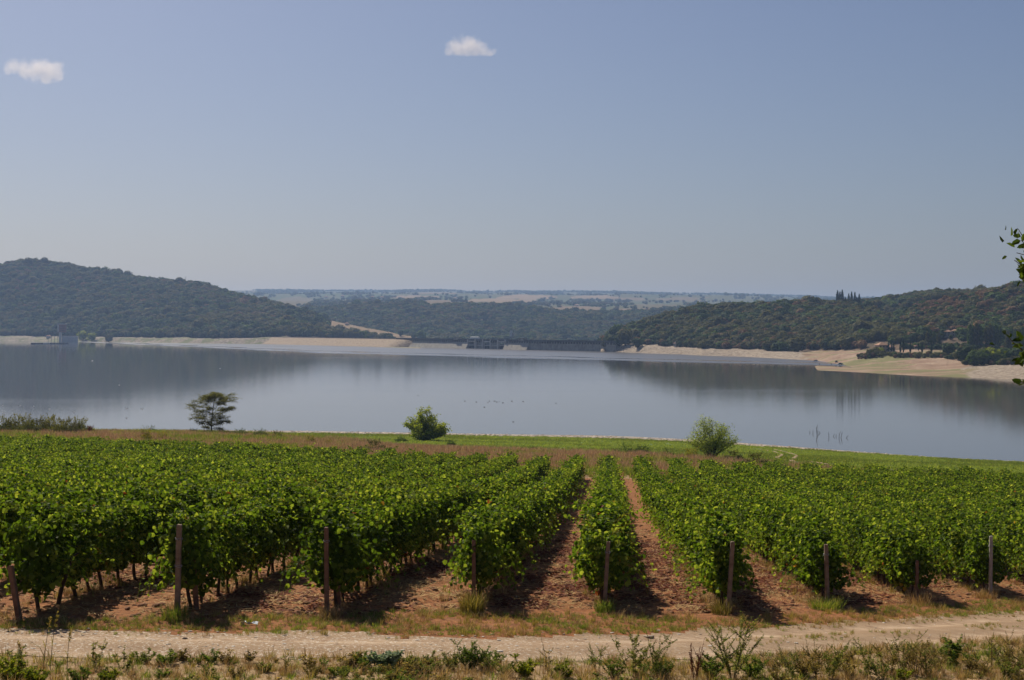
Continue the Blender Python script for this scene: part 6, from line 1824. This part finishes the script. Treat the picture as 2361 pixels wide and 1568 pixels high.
W('bushy_weed', 1130, 1545, 60, 80, 'leaf_weed_green', 'lower weed at the right flank of the feathery bushy weed', 9, 22, 0.045, 3)
W('leafy_weed', 1210, 1562, 62, 80, 'leaf_lush', 'green leafy weed right of the feathery bushy weed', 10, 20, 0.06, 2)
W('leafy_weed', 1300, 1560, 45, 60, 'leaf_lush', 'low yellow-green weed near the middle bottom', 9, 16, 0.05, 2)
W('sprig_weed', 1268, 1560, 108, 24, 'leaf_weed_dry', 'single tall thin seed spike near the middle bottom', 2, 22, 0.035, 1)
W('sprig_weed', 1375, 1545, 90, 70, 'leaf_weed', 'slanting sparse sprig right of the tall seed spike', 3, 26, 0.035, 3)
W('bushy_weed', 1415, 1560, 55, 90, 'leaf_weed_green', 'dark green low weed left of the tall leafy stems', 10, 20, 0.045, 2)
W('leggy_weed', 1460, 1560, 108, 70, 'leaf_weed', 'tall leafy stems just left of the flat-topped stone', 5, 30, 0.05, 3)
W('leggy_weed', 1510, 1562, 118, 60, 'leaf_weed', 'tall thin stems just right of the flat-topped stone', 5, 26, 0.045, 3)
W('bushy_weed', 1530, 1566, 60, 90, 'leaf_weed_green', 'grey-dark weed below the flat-topped stone', 11, 20, 0.04, 3)
W('red_dock', 1603, 1568, 105, 36, 'leaf_red', 'rust-red dock spikes right of centre', 5, 60, 0.028, 1, 'stem_red', 0.6, 1.4, None, 'dock')
W('leafy_weed', 1640, 1562, 66, 90, 'leaf_weed_green', 'round green leafy weed right behind the rust-red dock', 12, 20, 0.06, 2)
W('leggy_weed', 1690, 1566, 172, 120, 'leaf_weed', 'tallest leggy dark weed with small leaves, reaching up to the dark leaning post', 8, 42, 0.045, 5)
W('bushy_weed', 1735, 1560, 60, 80, 'leaf_weed_green', 'dark green clump at the right foot of the tallest leggy weed', 10, 22, 0.055, 2)
W('leggy_weed', 1880, 1566, 105, 70, 'leaf_weed_dry', 'sparse leggy weed with toothed upright stems, left in the right-hand group', 5, 28, 0.042, 3)
W('leggy_weed', 1915, 1566, 112, 60, 'leaf_weed', 'dense leggy weed second in the right-hand group', 6, 30, 0.045, 3)
W('leggy_weed', 1960, 1566, 80, 50, 'leaf_weed_dry', 'short leggy weed third in the right-hand group', 4, 26, 0.042, 2)
W('leggy_weed', 2002, 1560, 98, 50, 'leaf_weed', 'upright weed with dark leaves in the middle of the right-hand group', 4, 26, 0.05, 2)
W('leggy_weed', 2050, 1556, 90, 60, 'leaf_weed_dry', 'brownish weed right of the middle of the right-hand group', 6, 24, 0.042, 3)
W('leggy_weed', 2082, 1552, 110, 70, 'leaf_weed', 'tall leggy weed with thin tips in the right-hand group', 6, 28, 0.045, 3)
W('leggy_weed', 2110, 1556, 92, 70, 'leaf_weed_dry', 'tangled reddish-brown weed right of the tall thin-tipped one', 8, 26, 0.035, 4, 'stem_red')
W('leafy_weed', 2082, 1568, 36, 44, 'leaf_lush', 'small vivid green weed at the bottom right', 7, 14, 0.07, 1)
W('broadleaf_weed', 2195, 1540, 92, 44, 'leaf_weed_green', 'dark broad-leaved upright weed on the right', 3, 26, 0.085, 2, 'stem_green', 0.8)
W('leafy_weed', 2240, 1535, 42, 60, 'leaf_weed_green', 'low green weed right of the broad-leaved one', 7, 14, 0.05, 2)
W('sprig_weed', 2283, 1545, 125, 24, 'leaf_weed_dry', 'very thin tall stalk with tiny leaves near the right edge', 2, 34, 0.04, 1)
W('leggy_weed', 2335, 1560, 110, 90, 'leaf_weed_dry', 'bushy olive weed cut by the right edge', 9, 30, 0.04, 4)
W('bushy_weed', 2325, 1566, 60, 70, 'leaf_weed', 'dark low clump at the bottom right corner', 10, 20, 0.05, 2)
for k, (vx, vb, hp, wp, lm, lab) in enumerate([(1785, 1562, 70, 60, 'leaf_weed_dry', 'small wispy brown weed right of the tallest leggy weed'), (1820, 1558, 85, 50, 'leaf_weed', 'thin wispy weed midway between the tallest weed and the right-hand group'),
        (1858, 1560, 62, 50, 'leaf_weed_dry', 'low wispy weed at the left end of the right-hand group'), (2030, 1566, 60, 60, 'leaf_weed_green', 'low green weed in front of the right-hand group'),
        (2140, 1560, 88, 60, 'leaf_weed', 'wispy weed left of the broad-leaved upright one'), (2160, 1552, 66, 50, 'leaf_weed_dry', 'short dry weed just left of the broad-leaved upright one'),
        (2265, 1560, 70, 70, 'leaf_weed_dry', 'tangled dry weed left of the very thin tall stalk'), (2310, 1550, 84, 50, 'leaf_weed', 'wispy weed right of the very thin tall stalk'),
        (980, 1556, 40, 60, 'leaf_weed_green', 'small green weed between the grey-green and the feathery plant'), (1165, 1560, 48, 60, 'leaf_weed', 'low weed right behind the feathery bushy weed'),
        (480, 1562, 38, 60, 'leaf_weed', 'low weed on the left verge right of the small green one'), (545, 1566, 44, 60, 'leaf_weed_dry', 'dry tangled weed on the left verge'), (720, 1560, 42, 60, 'leaf_weed_dry', 'dry low weed right of the thin dry stalk'), (780, 1558, 36, 60, 'leaf_weed_green', 'small green weed left of the grey-green plant group')]):
    W('wispy_weed', vx, vb, hp, wp, lm, lab, 7, 14, 0.038, 3)
# low weeds nobody could count, filling the verge
LW = []
for k, lm in enumerate(['leaf_weed_green', 'leaf_weed', 'leaf_weed_dry', 'leaf_lush']):
    st, lf = weed(1200 + k, 0.5, 0.7, 7, 34, 0.075, 0.55, 0.7, 3)
    me = lf.mesh('low_weed', [M[lm]]); LW.append(source('low_weed', me))
X, Y, Z = field_pts(5200, -11, 13, 17, 34, lambda X, Y: in_frame(X, Y, 0.06) & (track_d(X, Y) < -1.6) & (fbm(X * 0.7, Y * 0.7, 211, 3) > 0.50 + 0.05 * sstep(-5, -3, X)) & (RNG.random(len(X)) < np.where(X > 2, 0.4, 0.8)))
n = len(X)
scatter('low_verge_weeds', np.column_stack([X, Y, Z]), 0.22 + 0.45 * RNG.random(n) ** 2, RNG.random(n) * 6.28, np.where(X < -6.0, RNG.choice([0, 3, 3, 1], n), RNG.choice([0, 1, 2, 2, 2], n)), LW, 'low mixed weeds growing through the dry verge grass', 'weeds')
# tall grass stalks on the left with drooping seed heads
for k, (vx, hp, lab) in enumerate([(100, 150, 'tall thin grass stalk with a brown seed head on the far left'), (115, 155, 'tall thin green grass stalk with drooping tip on the far left'), (156, 112, 'shorter forked grass stalk right of the two tall ones'), (72, 95, 'leaning green reed blade at the bottom left')]):
    p = ray_ground(vx, 1566); g = np.random.default_rng(700 + k); hh = hp * p[1] / F
    r = thing('grass_stalk', p, lab, 'grass stalk', 'tall stalks on the left verge')
    mb = MB(); pth = curve_path((0, 0, -0.02), (0.05 * g.normal() - (0.4 if k == 3 else 0), 0, 1), hh, 8, (0.1, 0, -0.1), 0.03, g); mb.tube(pth, np.linspace(0.006, 0.003, 8), 5); mb.build('stalk', M['stem_green'], r, True)
    mb = MB(); c = 22; f = 0.78 + 0.22 * g.random(c)
    leaves(mb, along(pth, f), rdir(c, g), rdir(c, g) * 0.4 + np.array([0.5, 0, 0.3]), 0.05, g.random(c), wide=0.3)
    for q in range(3):
        blades(mb, along(pth, np.array([0.2 + 0.15 * q])), np.array([hh * 0.35]), np.array([1.4]), np.array([q * 2.2 + g.random()]), np.array([0.014]), np.array([0.4]))
    mb.build('seed_head', M['grass_yellow' if k else 'leaf_weed_dry'], r)

# ------------------------------------------------------------------ tree whose twigs hang into the right edge
tx, ty = 7.0, 12.2
tz = gz(tx, ty)
et = thing('overhanging_tree', (tx, ty, tz), 'leafy tree standing outside the right edge, only its twigs showing', 'tree')
wood, lf = MB(), MB()
g = np.random.default_rng(88)
base = np.array([tx, ty, tz])
TH = 31.2 - tz                        # height of the crown top above its foot
tk = curve_path((0, 0, -0.2), (0.02, 0, 1), TH * 0.8, 10, (0, 0, 0), 0.04, g)
wood.tube(tk, np.linspace(0.17, 0.04, 10), 9)
def spray(path, r0, f0, nl, ls, gg, jit=0.035):
    wood.tube(path, np.linspace(r0, 0.003, len(path)), 5)
    f = f0 + (1 - f0) * gg.random(nl)
    cc = along(path, f) + gg.normal(size=(nl, 3)) * jit
    d = unit(path[-1] - path[0])
    leaves(lf, cc, rdir(nl, gg) * 0.8 + np.array([0, -0.2, 0.6]), rdir(nl, gg) + d * 0.6, ls * (0.6 + 0.7 * gg.random(nl)), gg.random(nl), wide=0.6)
def bezier(p0, p1, lift, gg, n=8):
    t_ = np.linspace(0, 1, n)[:, None]; mid = (p0 + p1) / 2 + np.array([0, 0, lift]) + gg.normal(size=3) * 0.12
    return (1 - t_) ** 2 * p0 + 2 * t_ * (1 - t_) * mid + t_ ** 2 * p1 + gg.normal(size=(n, 3)) * 0.012
def limb(p1, r0, seed, nsub=9):
    gg = np.random.default_rng(seed)
    p0 = along(tk, np.array([np.clip((p1[2] * 0.55 + 0.3) / (TH * 0.8), 0.18, 0.95)]))[0]
    q = bezier(p0, p1, 0.25, gg)
    wood.tube(q, np.linspace(r0, 0.008, len(q)), 6)
    for k in range(nsub):
        b0 = along(q, np.array([0.35 + 0.65 * gg.random()]))[0]
        d = unit(unit(p1 - p0) * 0.7 + rdir(1, gg)[0] * 0.9)
        tw = curve_path(b0, d, 0.35 + 0.4 * gg.random(), 5, (0, 0, 0.1), 0.1, gg)
        spray(tw, 0.008, 0.15, 44, 0.075, gg, 0.06)
    return q
for k in range(46):                   # rounded crown
    d = rdir(1, g)[0]; d[2] = abs(d[2]) * 1.0 - 0.25
    d = unit(d); rr_ = 0.75 + 0.25 * g.random()
    p1 = np.array([0, 0, TH * 0.58]) + d * rr_ * np.array([2.2, 2.3, TH * 0.42])
    limb(p1, 0.045, 1300 + k)
# two boughs that reach out to the left, carrying the twigs seen from the track
def bough(vx, vy, tips, seed):
    gg = np.random.default_rng(seed)
    p1 = P(vx, vy, ty - 0.2) - base
    q = limb(p1, 0.05, seed, 7)
    for k, (tvx, tvy, nl) in enumerate(tips):
        p2 = P(tvx, tvy, ty - 0.25 + gg.normal() * 0.12) - base
        b0 = along(q, np.array([0.72 + 0.28 * gg.random()]))[0]
        tw = bezier(b0, p2, 0.03, gg, 6)
        spray(tw, 0.007, 0.62, nl, 0.062, gg, 0.02)
bough(2392, 612, [(2354, 553, 16), (2360, 572, 16), (2349, 582, 9), (2337, 601, 18), (2357, 606, 20), (2362, 622, 22), (2348, 637, 18), (2355, 645, 22), (2363, 655, 22), (2368, 588, 24), (2372, 636, 26)], 1401)
bough(2400, 870, [(2361, 825, 12), (2339, 884, 10), (2357, 889, 16), (2368, 878, 20), (2370, 838, 20), (2378, 860, 24)], 1402)
wood.build('trunk', M['bark'], et, True)
lf.build('crown', M['leaf_mid'], et)

# ------------------------------------------------------------------ clouds
def cloud(name, vx, vy, wpx, hpx, label, blobs, seed, flat):
    D = 26000.0
    c = P(vx, vy, D); k = D / F
    t = NT('cloud_vapour_%d' % seed)
    # density from a handful of billows in object space, frayed by noise
    ob = t.obj()
    nz = t.n('ShaderNodeTexNoise', Scale=2.6, Detail=8, Roughness=0.68); t.l(ob, nz.inputs['Vector'])
    dmin = None
    for (bx, bz, br) in blobs:
        vm = t.t.nodes.new('ShaderNodeVectorMath'); vm.operation = 'DISTANCE'; t.l(ob, vm.inputs[0]); vm.inputs[1].default_value = (bx, 0, bz)
        dd = t.math('DIVIDE', vm.outputs['Value'], br)
        dmin = dd if dmin is None else t.math('SMOOTH_MIN', dmin, dd, 0.25)
    sz_ = t.t.nodes.new('ShaderNodeSeparateXYZ'); t.l(ob, sz_.inputs[0])
    dmin = t.math('ADD', dmin, t.math('MULTIPLY', t.math('MAXIMUM', t.math('SUBTRACT', flat, sz_.outputs[2]), 0.0), 7.0))     # flattened base
    val = t.math('SUBTRACT', t.math('ADD', 1.0, t.math('MULTIPLY', t.math('SUBTRACT', nz.outputs['Fac'], 0.5), 2.3)), dmin)
    den = t.math('MULTIPLY', t.math('MINIMUM', t.math('MAXIMUM', val, 0.0), 0.5), 0.0048)
    pvn = t.t.nodes.new('ShaderNodeVolumePrincipled')
    pvn.inputs['Color'].default_value = (0.93, 0.88, 0.87, 1)
    pvn.inputs['Density Attribute'].default_value = ''
    pvn.inputs['Anisotropy'].default_value = 0.35
    t.l(den, pvn.inputs['Density'])
    t.l(pvn.outputs[0], t.out.inputs['Volume'])
    mb = MB(); mb.box((0, 0, 0), (3.4, 1.8, 1.9))
    o = mb.build(name, t.m)
    o.location = [float(q) for q in c]; s = wpx * k / 2
    o.scale = (s, s, s)
    return tag(o, label, 'cloud')
cloud('cloud', 1085, 108, 122, 50, 'small white cloud with a flat base high in the middle of the sky', [(-0.5, -0.05, 0.42), (-0.1, 0.02, 0.46), (0.2, -0.08, 0.38), (0.48, -0.22, 0.28), (0.72, -0.24, 0.22), (0.88, -0.18, 0.16), (-0.8, -0.22, 0.22)], 1, -0.30)
cloud('cloud', 84, 163, 140, 62, 'small white cloud at the upper left of the sky', [(-0.95, 0.0, 0.16), (-0.72, 0.14, 0.27), (-0.4, 0.06, 0.34), (0.0, 0.05, 0.38), (0.35, 0.02, 0.38), (0.62, -0.02, 0.34), (0.35, -0.2, 0.32), (0.75, -0.12, 0.22)], 2, -0.42)

# ------------------------------------------------------------------ haze
hz = MB(); hz.box((0, 5600, 105), (17000, 13000, 300))
me = hz.mesh('haze', [])
t = NT('haze_air')
pvn = t.t.nodes.new('ShaderNodeVolumePrincipled')
pvn.inputs['Color'].default_value = (0.41, 0.60, 1.0, 1)
pvn.inputs['Density'].default_value = 6.8e-5
pvn.inputs['Density Attribute'].default_value = ''
pvn.inputs['Anisotropy'].default_value = 0.25
t.l(pvn.outputs[0], t.out.inputs['Volume'])
me.materials.append(t.m)
tag(link('haze', me), 'pale blue haze over the lake and hills', 'haze', kind='stuff')
